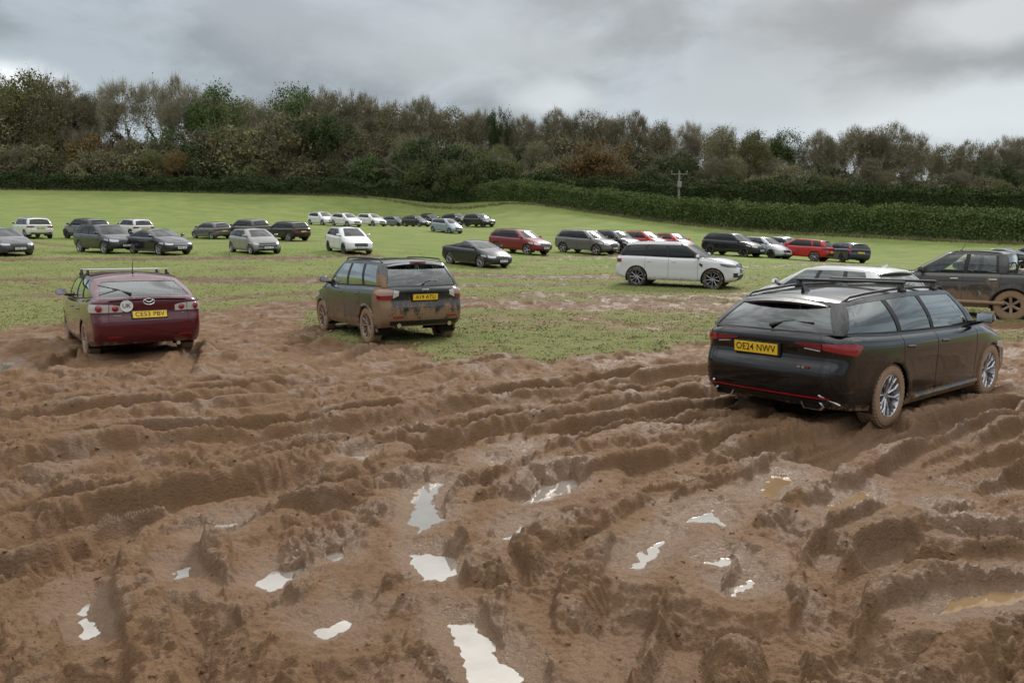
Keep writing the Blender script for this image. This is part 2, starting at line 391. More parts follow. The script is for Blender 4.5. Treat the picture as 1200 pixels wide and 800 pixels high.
# ------------------------------------------------------------------ car body
FR = np.array([0, .13, .30, .50, .68, .84, .94, 1.0])
class Car:
    def __init__(s, root, P):
        s.P = P; s.root = root
        p = P; L, W, H = p['L'], p['W'], p['H']; hw = W/2
        hi = p.get('hi', False); res = .035 if hi else .10
        nF, nC = (14, 10) if hi else (5, 4)
        kl, kb, kt = p['kl'], p['kb'], p['kt']
        xf, xr = L/2, -L/2
        rf, rr = p.get('rf', .40), p.get('rr', .24)
        ry = p.get('ry', .42); ryr = p.get('ryr', .26)
        bowf, bowr = p.get('bowf', .16), p.get('bowr', .07)
        zs = smooth_interp([xr, xr+.5, p['xwr'], p['xwf'], xf-.4, xf], p['sill'])
        ztp = sorted(p['top']); zt = smooth_interp([a for a, _ in ztp], [b_ for _, b_ in ztp])
        roofp = sorted(p['roof']); zr = smooth_interp([a for a, _ in roofp], [b_ for _, b_ in roofp])
        def wid(x):
            a = np.clip((x-.6)/(xf-.6), 0, 1); c_ = np.clip((-x-.7)/(-xr-.7), 0, 1)
            return hw*(1-p.get('tf', .10)*a**2-p.get('tr', .07)*c_**2)
        def outline(xfc, xrc, bf, br, rfx, rrx, rfy, rry, kn, wf_, inset):
            wfun = lambda x: wf_(np.asarray(x, float))-inset
            wF = float(wfun(kn[0])); wR = float(wfun(kn[-1]))
            X = []; Y = []; seg = []
            xe = xfc-bf*((wF-rfy)/wF)**2
            for i in range(nF):
                tt = i/nF; y = (wF-rfy)*tt; X.append(xfc-bf*(y/wF)**2); Y.append(y); seg.append('front')
            # corner from (xe, wF-rfy) to the first side knot
            dx = max(.03, min(rfx, xe-kn[0]-.02)); x1 = xe-dx; w1 = float(wfun(x1))
            for i in range(nC):
                th = math.pi/2*i/nC; X.append(xe-dx*(1-math.cos(th))); Y.append((wF-rfy)+(w1-wF+rfy)*math.sin(th)); seg.append('fcorner')
            xs = [x1]+list(kn)
            wre = wR; xer = xrc+br*((wR-rry)/wR)**2; dxr = max(.03, min(rrx, kn[-1]-xer-.02)); x2 = xer+dxr
            xs.append(x2)
            for j in range(len(xs)-1):
                n = s.nseg[j]
                for i in range(n):
                    x = xs[j]+(xs[j+1]-xs[j])*i/n; X.append(x); Y.append(float(wfun(x))); seg.append('s%d' % j)
            w2 = float(wfun(x2))
            for i in range(nC):
                th = math.pi/2*i/nC; X.append(x2-dxr*math.sin(th)); Y.append((wR-rry)+(w2-wR+rry)*math.cos(th)); seg.append('rcorner')
            for i in range(nF+1):
                tt = 1-i/nF; y = (wR-rry)*tt; X.append(xrc+br*(y/wR)**2); Y.append(y); seg.append('rear')
            return np.array(X), np.array(Y), seg
        full = [xf-.5]+list(kl)+[xr+.35]
        s.nseg = [max(1, int(round((full[j]-full[j+1])/res))) for j in range(len(full)-1)]
        s.nseg[0] = max(s.nseg[0], 3)
        # side knots: A1 A2 B1 B2 C1 C2 D1 -> segments s0 (wing), s1 A, s2 front window, s3 B, s4 rear window, s5 C, s6 quarter, s7 D
        rings = []
        sf = p.get('sf', [.16, .05, .0, .01, .04, .09, .16, .26]); sr = p.get('sr', [.14, .035, .0, .0, .055, .045, .05, .09])
        ins = p.get('ins', [.065, .025, .012, .008, .0, .004, .022, .065])
        for k in range(8):
            X, Y, seg = outline(xf-sf[k], xr+sr[k], bowf, bowr, rf, rr, ry, ryr, kl, wid, ins[k])
            zlo = zs(X); zhi = zt(X); crown = p.get('hoodcrown', .05)*(1-(np.clip(Y, 0, hw)/hw)**2)*(k/7)
            Z = zlo+(zhi-zlo)*FR[k]
            Z = Z+np.where(X > 1.0, crown*.6, np.where(X < xr+.5, crown*.35, 0))
            rings.append(np.stack([X, Y, Z], 1))
        s.seg = seg; N = len(seg); s.N = N
        rings = np.array(rings)
        # vertical refinement
        m = 4 if hi else 2
        rows = []; kinds = []; vs = []
        for k in range(7):
            p0 = rings[max(k-1, 0)]; p1 = rings[k]; p2 = rings[k+1]; p3 = rings[min(k+2, 7)]
            for i in range(m):
                u = i/m
                rows.append(.5*((2*p1)+(-p0+p2)*u+(2*p0-5*p1+4*p2-p3)*u*u+(-p0+3*p1-3*p2+p3)*u**3)); kinds.append('low'); vs.append(FR[k]+(FR[k+1]-FR[k])*u)
        LT = rings[7]
        # upper base and roof outlines
        ub = p['ub']; ut = p['ut']
        wub = lambda x: wid(x)-p.get('ubin', .075)
        Xb, Yb, _ = outline(ub[0], ub[1], ub[2], ub[3], .12, .10, .16, p.get('urr', .09), kb, wub, 0)
        ztb = zt(Xb)+.02
        ztb = np.where(Xb > kb[0]-.02, np.maximum(ztb, zt(kb[0])+.02), ztb)
        if 'ubz_rear' in p: ztb = np.where(Xb < kb[-1]+.05, ztb*0+np.interp(Xb, [ub[1], kb[-1]+.05], [p['ubz_rear'], float(zt(kb[-1])+.02)]), ztb)
        UB = np.stack([Xb, Yb, ztb+.03*(1-(Yb/hw)**2)*(Xb > kb[0]-.3)], 1)
        tin = p.get('tumble', .16)
        wut = lambda x: wid(np.clip(x, -9, 9))-p.get('ubin', .075)-tin-.03*np.clip((-x-.6)/1.6, 0, 1)
        Xt, Yt, _ = outline(ut[0], ut[1], ut[2], ut[3], .16, .10, .18, p.get('urr', .09)+.01, kt, wut, 0)
        UT = np.stack([Xt, Yt, zr(Xt)+.03*(1-(Yt/(hw-.3))**2)*((Xt > kt[0])|(Xt < kt[-1]))], 1)
        nS = 8 if hi else 4
        for q in range(nS):
            u = q/nS; g = LT*(1-u)+UB*u
            dist = np.linalg.norm((UB-LT)[:, :2], axis=1)
            g = g.copy(); g[:, 2] += dist*p.get('bulge', .055)*4*u*(1-u)
            rows.append(g); kinds.append('shelf'); vs.append(u)
        vv = [0, .05, .06, .2, .4, .6, .78, .9, .91, .955] if hi else [0, .06, .35, .65, .9, .95]
        cc = (UT+UB)/2
        for u in vv:
            g = UB*(1-u)+UT*u; g = g.copy()
            nrm = (UB-LT); bl = p.get('sidebulge', .045)*4*u*(1-u)
            dirx = np.zeros((N, 2)); tang = np.gradient(UB[:, :2], axis=0); ln = np.linalg.norm(tang, axis=1)+1e-9
            dirx[:, 0] = tang[:, 1]/ln; dirx[:, 1] = -tang[:, 0]/ln
            g[:, :2] += dirx*bl
            g[:, 2] += .02*u**6
            rows.append(g); kinds.append('up'); vs.append(u)
        nR = 8 if hi else 4
        crown = p.get('crown', .055)
        xc = np.clip(Xt, ut[1]+.3, ut[0]-.4)
        CEN = np.stack([xc, np.zeros(N), zr(xc)], 1)
        for q in range(nR+1):
            u = q/nR; e = u**1.5
            g = UT*(1-e)+CEN*e; g = g.copy(); zed = UT[:, 2]*(1-e)+CEN[:, 2]*e
            g[:, 2] = zed+crown*(1-(1-e)**2.2)+.02
            rows.append(g); kinds.append('roof'); vs.append(u)
        G = np.array(rows); s.G0 = G.copy()
        s.kinds = kinds; s.vs = vs; s.nlow = kinds.index('shelf')
        s.low = np.concatenate([G[:s.nlow], LT[None]], 0)
        s.keep = np.ones((len(rows)-1, N-1), bool)
        # wheel arches
        R = p['R']; Ra = R*p.get('arch', 1.13); s.Ra = Ra
        s.wz = R-.01
        inside = np.zeros(G.shape[:2], bool)
        side = np.array([sg[0] == 's' or sg in ('fcorner', 'rcorner') for sg in seg])
        for xw in (p['xwf'], p['xwr']):
            dx = G[:, :, 0]-xw; dz = G[:, :, 2]-s.wz; r = np.hypot(dx, dz)
            lowm = np.zeros(len(rows), bool); lowm[:s.nlow] = True
            M_ = lowm[:, None] & side[None, :] & (np.abs(G[:, :, 1]) > hw*.6)
            ins_ = M_ & (r < Ra); inside |= ins_
            fl = M_ & (r >= Ra) & (r < Ra+.10)
            G[:, :, 1] = np.where(fl, G[:, :, 1]+p.get('flare', .012)*np.clip(1-(r-Ra)/.10, 0, 1), G[:, :, 1])
        c4 = inside[:-1, :-1] & inside[1:, :-1] & inside[:-1, 1:] & inside[1:, 1:]
        s.keep &= ~c4
        for xw in (p['xwf'], p['xwr']):
            dx = G[:, :, 0]-xw; dz = G[:, :, 2]-s.wz; r = np.hypot(dx, dz)+1e-6
            sel = inside & (r < Ra)
            G[:, :, 0] = np.where(sel, xw+dx/r*Ra, G[:, :, 0]); G[:, :, 2] = np.where(sel, s.wz+dz/r*Ra, G[:, :, 2])
        s.G = G
    # evaluate the lower body surface at column c, height z
    def cols(s, a): return [i for i, g in enumerate(s.seg) if g == a]
    def P_(s, c, z, off=0.0, side=1):
        c = min(max(c, 0), s.N-1.001); i = int(c); f = c-i; out = []
        for k in (i, i+1):
            col = s.low[:, k]
            zc = np.maximum.accumulate(col[:, 2])
            out.append(np.array([np.interp(z, zc, col[:, 0]), np.interp(z, zc, col[:, 1]), z]))
        p = out[0]*(1-f)+out[1]*f; tg = out[1]-out[0]; n = np.array([tg[1], -tg[0], 0.]); n /= (np.linalg.norm(n)+1e-9)
        # front columns run outward along +y, so the outward normal is (+dy, -dx)
        p = p+n*off
        return (p[0], p[1]*side, p[2])
    def cf(s, y):
        m = s.low[len(s.low)//2]; e = max(s.cols('fcorner'))+1; return float(np.interp(y, m[:e+1, 1], np.arange(e+1)))
    def crr(s, y):
        m = s.low[len(s.low)//2]; b = min(s.cols('rcorner')); yy = m[b:, 1][::-1]; return float(np.interp(y, yy, np.arange(b, s.N)[::-1]))
    def cx(s, x):
        m = s.low[len(s.low)//2]; a, b = max(s.cols('fcorner'))+1, min(s.cols('rcorner')); xx = m[a:b+1, 0][::-1]
        return float(np.interp(x, xx, np.arange(a, b+1)[::-1]))
    def patch(s, name, clist, zlo, zhi, mat, off=.012, sides=(1, -1), parent=None, join=False, nr=4, mesh=None, mi=0, sub=3):
        """thin shaped panel lying on the lower body; clist may run through y=0 when the first column is 0 or the last N-1"""
        cl = []; a = []; b = []
        for i in range(len(clist)-1):
            for k in range(sub):
                u = k/sub; cl.append(clist[i]*(1-u)+clist[i+1]*u); a.append(zlo[i]*(1-u)+zlo[i+1]*u); b.append(zhi[i]*(1-u)+zhi[i+1]*u)
        cl.append(clist[-1]); a.append(zlo[-1]); b.append(zhi[-1])
        objs = []; mb = mesh or MB()
        for sd_ in sides:
            V = []; F = []
            n = len(cl)
            for r in range(nr+1):
                for i in range(n):
                    z = a[i]+(b[i]-a[i])*r/nr; V.append(s.P_(cl[i], z, off, sd_))
            nb = len(V)
            for r in range(nr):
                for i in range(n-1):
                    q = (r*n+i, r*n+i+1, (r+1)*n+i+1, (r+1)*n+i); F.append(q if sd_ > 0 else q[::-1])
            # skirt
            ring = [i for i in range(n)]+[r*n+n-1 for r in range(1, nr+1)]+[nr*n+i for i in range(n-2, -1, -1)]+[r*n for r in range(nr-1, 0, -1)]
            sk = {}
            for idx in ring:
                r, i = divmod(idx, n); z = a[i]+(b[i]-a[i])*r/nr
                sk[idx] = len(V); V.append(s.P_(cl[i], z, -.02, sd_))
            for k in range(len(ring)):
                i0, i1 = ring[k], ring[(k+1) % len(ring)]
                q = (i0, sk[i0], sk[i1], i1); F.append(q if sd_ > 0 else q[::-1])
            mb.add(V, F, mi)
            if not join and mesh is None:
                objs.append(mb.build(name, mat, parent or s.root)); mb = MB()
        if join and mesh is None: objs.append(mb.build(name, mat, parent or s.root))
        return objs
    def build(s):
        p = s.P; G = s.G; R_, N = G.shape[:2]; hi = p.get('hi', False)
        body_m, glass, dglass = p['paint'], p.get('glass', GL_FAR), p.get('dglass', GL_FAR)
        trim = BLK
        two = p.get('doors', 4) == 2
        van = p.get('no_quarter', False)
        parts = {}
        vt = p.get('tailgate_v', .42); vb = p.get('bumper_v', .47)
        for r in range(R_-1):
            kd = s.kinds[r]; v = s.vs[r]
            for c in range(N-1):
                if not s.keep[r, c]: continue
                sg = s.seg[c]; key = 'body'; mi = 0; sidep = False
                if kd == 'low':
                    if sg in ('front', 'fcorner') and v < .68: key = 'front_bumper'
                    elif sg in ('rear', 'rcorner') and v < vb: key = 'rear_bumper'
                    elif sg == 'rear' and v >= vb and p.get('tailgate', True): key = 'tailgate'
                    elif sg in ('s1', 's2') and v >= .10: key = 'front_door'; sidep = True
                    elif sg in ('s3', 's4') and v >= .10: key = 'front_door' if two else 'rear_door'; sidep = True
                    if v < .13: mi = 1 if p.get('black_sill') else 0
                elif kd == 'shelf':
                    if sg in ('front', 'fcorner', 's0'): key = 'bonnet'
                    elif sg == 'rear' and p.get('tailgate', True): key = 'tailgate'
                    elif sg in ('s1', 's2'): key = 'front_door'; sidep = True
                    elif sg in ('s3', 's4'): key = 'front_door' if two else 'rear_door'; sidep = True
                    if p.get('bed') and sg in ('rear', 'rcorner', 's5', 's6', 's7'): key = 'bed_cover'; mi = 1
                elif kd == 'up':
                    win = .05 < v < .9
                    if win and sg in ('front',): key = 'windscreen'
                    elif win and sg == 'rear': key = 'rear_window'
                    elif win and sg == 's2': key = 'window_front'; sidep = True
                    elif win and sg == 's4': key = 'window_rear'; sidep = True
                    elif win and (sg == 's6' or (sg == 's7' and p.get('wrap_quarter'))) and not van: key = 'quarter_window'; sidep = True
                    else:
                        if sg in ('s3', 's5') and win: mi = 1
                        if sg == 's5' and win and p.get('paint_c'): mi = 0
                        if v <= .05 and sg[0] == 's' and sg not in ('s0',): mi = 1
                        if sg == 's1' and v > .05: mi = 1 if p.get('black_a') else 0
                        if sg in ('front',): mi = 1
                        if p.get('black_top') and win: mi = 1
                        if sg in ('s7', 'rcorner') and win and p.get('black_d'): mi = 1
                elif kd == 'roof': mi = 1 if p.get('black_roof') else 0
                for sd_ in (1, -1):
                    k2 = (key, sd_) if sidep else (key, 0)
                    parts.setdefault(k2, []).append((r, c, sd_, mi))
        made = {}
        order = sorted(parts, key=lambda k: (str(k[0]).startswith('window') or k[0] == 'rear_window', k[0]))
        for k2 in order:
            key, sd0 = k2; cells = parts[k2]; idx = {}; V = []; F = []; MI = []
            def vid(r, c, sd_):
                if c in (0, N-1): sd_ = 1 if abs(G[r, c, 1]) < 1e-6 else sd_
                kk = (r, c, sd_)
                if kk not in idx:
                    idx[kk] = len(V); q = G[r, c]; V.append((q[0], q[1]*sd_, q[2]))
                return idx[kk]
            for (r, c, sd_, mi) in cells:
                q = [vid(r, c, sd_), vid(r, c+1, sd_), vid(r+1, c+1, sd_), vid(r+1, c, sd_)]
                q2 = []
                for x_ in q:
                    if x_ not in q2: q2.append(x_)
                if len(q2) < 3: continue
                F.append(tuple(q2) if sd_ > 0 else tuple(q2[::-1])); MI.append(mi)
            name = key; par = s.root; mats = [body_m, trim]
            if key == 'windscreen': mats = [glass]
            elif key == 'rear_window': mats = [dglass if p.get('dark_rear') else glass]; par = made.get(('tailgate', 0), s.root)
            elif key == 'window_front': name = 'window'; mats = [glass if not p.get('far') else dglass]; par = made[('front_door', sd0)]
            elif key == 'window_rear': name = 'window'; mats = [dglass if p.get('dark_rear') else glass]; par = made.get(('rear_door', sd0), made[('front_door', sd0)])
            elif key == 'quarter_window': mats = [dglass if p.get('dark_rear') else glass]; par = s.root
            elif key in ('front_door', 'rear_door'): name = 'door'
            elif key == 'front_bumper' or key == 'rear_bumper': name = key
            if p.get('wrap_bumper') and key in ('front_bumper', 'rear_bumper'): mats = [BLK, BLK]
            isg = key in ('windscreen', 'rear_window', 'window_front', 'window_rear', 'quarter_window')
            me = mesh_np(name, V, F, mats, MI if not isg else None, True, 38 if not isg else None)
            # orient outward
            o = link(name, me, par); made[k2] = o
            if isg:   # set the pane a little inward
                me.calc_loop_triangles() if False else None
                nv = np.zeros(len(V)*3, np.float32); me.vertices.foreach_get('co', nv); nv = nv.reshape(-1, 3)
                cen = np.array([nv[:, 0].mean(), 0, .6]); d_ = nv-cen; d_ /= np.linalg.norm(d_, axis=1)[:, None]+1e-9
                d_[:, 2] *= .3
                if key in ('windscreen', 'rear_window'): d_ = np.array([[1 if key == 'windscreen' else -1, 0, .5]])*np.ones((len(V), 1))
                else: d_ = np.stack([0*nv[:, 0], np.sign(nv[:, 1]), 0*nv[:, 0]], 1)
                nv = nv-d_*(.006 if hi else .004); me.vertices.foreach_set('co', nv.ravel().astype(np.float32)); me.update()
        s.made = made
        # shut lines, folded into the door / tailgate meshes as dark strips
        if p.get('lines', True):
            knot = {}
            for c, g in enumerate(s.seg): knot.setdefault(g, c)
            w_ = .0045 if hi else .008
            def line(cc, sd_, v0, v1):
                mb = []
                for r in range(s.nlow+1):
                    vr = s.vs[r] if r < s.nlow else 1
                    if v0 <= vr <= v1:
                        q = s.G[r, cc]
                        if any(math.hypot(q[0]-xw, q[2]-s.wz) < s.Ra*1.01 for xw in (p['xwf'], p['xwr'])): continue
                        t_ = s.G[r, cc+1]-s.G[r, cc-1]; t_ /= np.linalg.norm(t_)+1e-9; n_ = np.array([t_[1], -t_[0], 0])
                        for u in (-w_, w_):
                            e = q+t_*u+n_*.0015; mb.append((e[0], e[1]*sd_, e[2]))
                return mb
            def addline(key, L_):
                n = len(L_)//2
                if n < 2: return
                mbx = MB(); mbx.add(L_, [(2*i, 2*i+1, 2*i+3, 2*i+2) for i in range(n-1)]); lines.setdefault(key, MB()).add(mbx.v, mbx.f)
            lines = {}
            for sd_ in (1, -1):
                addline(('front_door', sd_), line(knot['s1'], sd_, .10, 1)); 
                addline(('front_door', sd_), line(knot['s3'] if not two else knot['s5'], sd_, .10, 1))
                if not two: addline(('rear_door', sd_), line(knot['s5'], sd_, .10, 1))
                if p.get('tailgate', True): addline(('tailgate', 0), line(knot['rear'], sd_, vb, 1))
            for k_, mb in lines.items():
                if k_ not in made: continue
                o = made[k_]; me = o.data
                # merge strips into the part's mesh
                V0 = [tuple(v.co) for v in me.vertices]; F0 = [tuple(pp.vertices) for pp in me.polygons]; M0 = [pp.material_index for pp in me.polygons]
                n0 = len(V0); V0 += mb.v; F0 += [tuple(i+n0 for i in f) for f in mb.f]; M0 += [2]*len(mb.f)
                mats = [m_ for m_ in me.materials]+[INK]
                o.data = mesh_np(o.name.split('.')[0], V0, F0, mats, M0, True, 38)
        s.extras()
        return s
    def extras(s):
        p = s.P; L, W, H = p['L'], p['W'], p['H']; hw = W/2; root = s.root; hi = p.get('hi', False)
        # underside, wheel wells
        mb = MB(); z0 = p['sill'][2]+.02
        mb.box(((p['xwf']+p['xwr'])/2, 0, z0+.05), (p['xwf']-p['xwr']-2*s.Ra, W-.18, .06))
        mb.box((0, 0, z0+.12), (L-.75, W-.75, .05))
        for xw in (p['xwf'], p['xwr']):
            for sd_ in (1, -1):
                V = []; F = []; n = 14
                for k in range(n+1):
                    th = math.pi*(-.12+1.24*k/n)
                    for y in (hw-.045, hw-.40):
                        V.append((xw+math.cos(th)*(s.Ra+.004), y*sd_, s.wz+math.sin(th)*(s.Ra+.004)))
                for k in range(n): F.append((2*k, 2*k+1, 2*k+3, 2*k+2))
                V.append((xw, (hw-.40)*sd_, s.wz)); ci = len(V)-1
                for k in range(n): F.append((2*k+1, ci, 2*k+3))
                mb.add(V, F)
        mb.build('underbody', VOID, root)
        # wheels
        style, ty, ri = p.get('wheel', ('five', TYRE_D, RIM_S))
        wd = p.get('ww', .22)
        hm, tm, rm = wheel_meshes(p['R'], wd, style, ty, ri, 40 if hi else 22)
        for xw in (p['xwf'], p['xwr']):
            for sd_ in (1, -1):
                wv = bpy.data.objects.new('wheel', hm); COL.objects.link(wv); wv.parent = root
                wv.location = (xw, sd_*(hw-wd/2-.022), p['R'])
                wv.rotation_euler = (0, random.uniform(0, 6), 0) if sd_ > 0 else (0, random.uniform(0, 6), math.pi)
                for nm, me in (('tyre', tm), ('rim', rm)):
                    o = link(nm, me, wv)
                if p.get('steer') and xw == p['xwf']: wv.rotation_euler[2] += rad(p['steer'])
        # arch lips for cladded cars
        if p.get('clad'):
            for xw in (p['xwf'], p['xwr']):
                for sd_ in (1, -1):
                    mb = MB(); pts = []
                    for k in range(15):
                        th = math.pi*(-.06+1.12*k/14); x = xw+math.cos(th)*(s.Ra+.02); z = s.wz+math.sin(th)*(s.Ra+.02)
                        q = s.P_(s.cx(x), max(z, s.low[0, int(s.cx(x)), 2]+.01), .0, sd_); pts.append((x, q[1], z))
                    mb.tube(pts, .03, 6); mb.build('arch_trim', p.get('cladm', BLK), root)

        # door mirrors
        xm = p['kb'][0]-.02; zm = float(np.interp(xm, [a for a, _ in sorted(p['top'])], [b for _, b in sorted(p['top'])]))+.10
        ym = hw-.02
        for sd_ in (1, -1):
            mb = MB()
            mb.tube([(xm, (hw-.14)*sd_, zm-.08), (xm-.01, (ym+.04)*sd_, zm-.03)], .032, 6, 1)
            mb.box((xm-.0, (ym+.095)*sd_, zm+.02), (.13, .20, .13), 0, taper=.86, bev=.035)
            mb.box((xm-.068, (ym+.095)*sd_, zm+.02), (.006, .165, .10), 2)
            mb.build('door_mirror', [p.get('mirror_m', p['paint']), BLK, CHROME], root if not hi else s.made[('front_door', sd_)])
        # handles
        if p.get('handles', True):
            ks = p['kl']; zt_ = p.get('handle_z', p['belt']-.12)
            xs = [(('front_door'), ks[2]+.20)]+([] if p.get('doors', 4) == 2 else [('rear_door', ks[4]+.16)])
            for dn, x in xs:
                for sd_ in (1, -1):
                    a = Vector(s.P_(s.cx(x+.09), zt_, .0, sd_)); b = Vector(s.P_(s.cx(x-.09), zt_+.005, .0, sd_)); c_ = (a+b)/2+Vector((0, .028*sd_, 0))
                    mb = MB(); mb.tube([a, a.lerp(c_, .75), c_, b.lerp(c_, .75), b], [.010, .014, .015, .014, .010], 8)
                    mb.build('door_handle', p.get('handle_m', p['paint']), s.made[(dn, sd_)])
        if hi or p.get('see'): s.interior()
        # front furniture
        hz = p.get('hl', (.60, .74)); xs_ = p.get('hl_in', .42)
        fh = s.cf
        cend = s.cx(L/2-p.get('hl_len', .72))
        s.patch('headlight', [fh(xs_), fh(hw*.72), max(s.cols('fcorner'))-1, cend], [hz[0]+.02, hz[0], hz[0]+.02, hz[1]-.02], [hz[1]-.015, hz[1], hz[1]+.03, hz[1]+.05], p.get('hlm', HEADL))
        g = p.get('grille', (.40, .52, .70)); gm = p.get('grille_m', GLOSSBLK)
        mb = MB(); s.patch('grille', [0, fh(g[0]*.6), fh(g[0])], [g[1], g[1], g[1]+.03], [g[2]+.01, g[2]+.005, g[2]], None, mesh=mb, off=.010)
        if hi or p.get('grille_bars'):
            for zb in np.linspace(g[1]+.03, g[2]-.03, 3): s.patch('bar', [0, fh(g[0]*.6), fh(g[0]*.95)], [zb]*3, [zb+.012]*3, None, mesh=mb, off=.018, nr=1, mi=1)
        o = mb.build('grille', [gm, p.get('bar_m', CHROME)], root)
        i_ = p.get('intake', (.55, .26, .40))
        mb = MB(); s.patch('lower_intake', [0, fh(i_[0]*.6), fh(i_[0])], [i_[1]]*3, [i_[2], i_[2], i_[2]-.03], None, mesh=mb, off=.008)
        mb.build('lower_intake', BLK, root)
        if p.get('fog', True):
            fz = p.get('fogz', (.36, .45))
            s.patch('fog_lamp_recess', [fh(hw*.66), fh(hw*.86)], [fz[0]]*2, [fz[1]+.0]*2, p.get('fog_m', BLK), off=.008)
        s.plate(True); s.plate(False)
        s.rear()
        for fn in p.get('more', ()): fn(s)
    def plate(s, front):
        p = s.P; z = p.get('fpz', .44) if front else p.get('rpz', .80)
        z = z; w_ = .26; h = .055
        c = 0 if front else s.N-1.001
        pt = Vector(s.P_(c, z)); sg = 1 if front else -1; off = p.get('plate_off', .035)
        # lean of the surface at that height
        q0 = Vector(s.P_(c, z-.05)); q1 = Vector(s.P_(c, z+.05)); lean = math.atan2(q1.x-q0.x, .1)
        x = pt.x+sg*off
        mb = MB(); R = Matrix.Rotation(lean, 3, 'Y')
        yo = p.get('plate_y', 0)
        mb.box((x, yo, z), (.012, .52, .112), 1 if front else 0, R=R)
        txt = p.get('plate', '')
        mb.box((x-sg*.02, yo, z), (.03, .56, .14), 2, R=R)
        if txt and not front:
            cu = bpy.data.curves.new('txt', 'FONT'); cu.body = txt; cu.size = .098; cu.align_x = 'CENTER'; cu.align_y = 'CENTER'; cu.offset = .0008; cu.space_character = 1.06
            to = bpy.data.objects.new('txt', cu); COL.objects.link(to)
            bpy.context.view_layer.update()
            me = bpy.data.meshes.new_from_object(to); bpy.data.objects.remove(to)
            xs = [v.co.x for v in me.vertices]; wdt = max(xs)-min(xs); k = min(.475/wdt, 1.05)
            V = []
            for v in me.vertices:
                l = Vector((sg*.0085, v.co.x*k*(sg), v.co.y*1.05)); l = R @ l; V.append((x+l.x, yo+l.y, z+l.z))
            mb.add(V, [tuple(pp.vertices) for pp in me.polygons], 3)
            bpy.data.meshes.remove(me)
        elif not p.get('far2'):
            # registration of a far car: too small to read, a row of dark strokes as it shows
            for k in range(7):
                if k == 4: continue
                mb.box((x+sg*.008, yo-.19+k*.063, z), (.004, .034, .055), 3, R=R)
        mb.build('number_plate', [YEL, WHT, BLK, INK], s.root, smooth=False)
    def interior(s):
        p = s.P; hw = p['W']/2; b = p['belt']; x0 = p['kb'][0]
        sm = p.get('seat_m', SEAT)
        for xs_, nm in ((p['kl'][2]+.25, 'seat'), (p['kl'][4]+.10, 'seat')):
            for y in (.37, -.37):
                mb = MB(); R = Matrix.Rotation(rad(-18), 3, 'Y')
                mb.box((xs_-.05, y, b-.22), (.16, .48, .62), 0, R=R, taper=.85, bev=.05)
                mb.box((xs_+.2, y, b-.46), (.52, .48, .16), 0, bev=.05)
                mb.box((xs_-.19, y, b+.17), (.10, .26, .17), 0, R=R, taper=.9, bev=.035)
                mb.build(nm, sm, s.root)
        mb = MB(); mb.box((x0+.10, 0, b-.06), (.5, p['W']-.34, .18), 0, taper=.85, bev=.05)
        mb.tube([(x0-.22+.11*math.sin(a)*.4, -.37+.17*math.cos(a), b-.02+.17*math.sin(a)) for a in np.linspace(0, 2*math.pi, 17)], .014, 6)
        mb.build('dashboard', SEAT, s.root)
        mb = MB(); mb.box((.0, 0, b-.55), (3.2, p['W']-.4, .04)); mb.build('cabin_floor', SEAT, s.root)
    def rear(s):
        p = s.P; hw = p['W']/2; L = p['L']; r = p.get('rl', dict(z0=.80, z1=.95, yin=.50, xl=.25))
        c_in = s.crr(r.get('yin', .5)); c_c = s.crr(hw*.82); c_e = s.cx(-L/2+r.get('xl', .25))
        kind = r.get('kind', 'plain')
        if kind != 'none':
            s.patch('tail_light', [c_e, (c_e+c_c)/2, c_c, c_in], [r['z0']+r.get('dz', .02), r['z0'], r['z0'], r['z0']+r.get('din', .03)],
                    [r['z1']-.0, r['z1'], r['z1'], r['z1']-r.get('tin', .01)], r.get('m', REDL), off=.014)
        if r.get('low', True):
            s.patch('reflector', [s.crr(hw*.74), s.crr(hw*.50)], [p.get('refz', .42)]*2, [p.get('refz', .42)+.03]*2, REDSTRIP, off=.012)
        if p.get('valance', True):
            mb = MB(); s.patch('rear_valance', [s.crr(hw*.80), s.crr(hw*.5), s.N-1.001], [p['sill'][0]+.01]*3, [p.get('valz', .38)]*3, None, mesh=mb, off=.008)
            mb.build('rear_valance', BLK, s.root)
        if p.get('exhaust'):
            for sd_ in (1, -1):
                mb = MB(); e = s.P_(s.crr(hw*.62), p['sill'][0]+.04, 0, sd_)
                mb.tube([(e[0]+.12, e[1], e[2]-.03), (e[0]-.03, e[1], e[2]-.03)], .045, 10)
                mb.build('exhaust_tip', CHROME, s.root)
        if p.get('spoiler'):
            ln, zz_ = p['spoiler'][0], p['spoiler'][1]
            ut = p['ut']; wr = hw-p.get('ubin', .075)-p.get('tumble', .16)-.05
            x0 = ut[1]+.06; z0 = p['zroof_rear']
            V = []; n = 8
            for i in range(n+1):
                u = i/n*2-1; y = u*wr*.97; zc = .05*(1-u*u)
                bx = ut[3]*u*u
                V += [(x0+.06+bx, y, z0+zc+.028), (x0-ln+bx*1.6, y*.95, z0+zc-.02+zz_), (x0-ln+bx*1.6+.01, y*.95, z0+zc-.045+zz_), (x0+.04+bx, y, z0+zc-.03)]
            F = []
            for i in range(n):
                for k in range(4):
                    F.append((4*i+k, 4*i+(k+1) % 4, 4*i+4+(k+1) % 4, 4*i+4+k))
            F += [(3, 2, 1, 0), (4*n, 4*n+1, 4*n+2, 4*n+3)]
            mb = MB(); mb.add(V, F); mb.build('roof_spoiler', p.get('spoiler_m', p['paint']), s.made.get(('tailgate', 0), s.root))
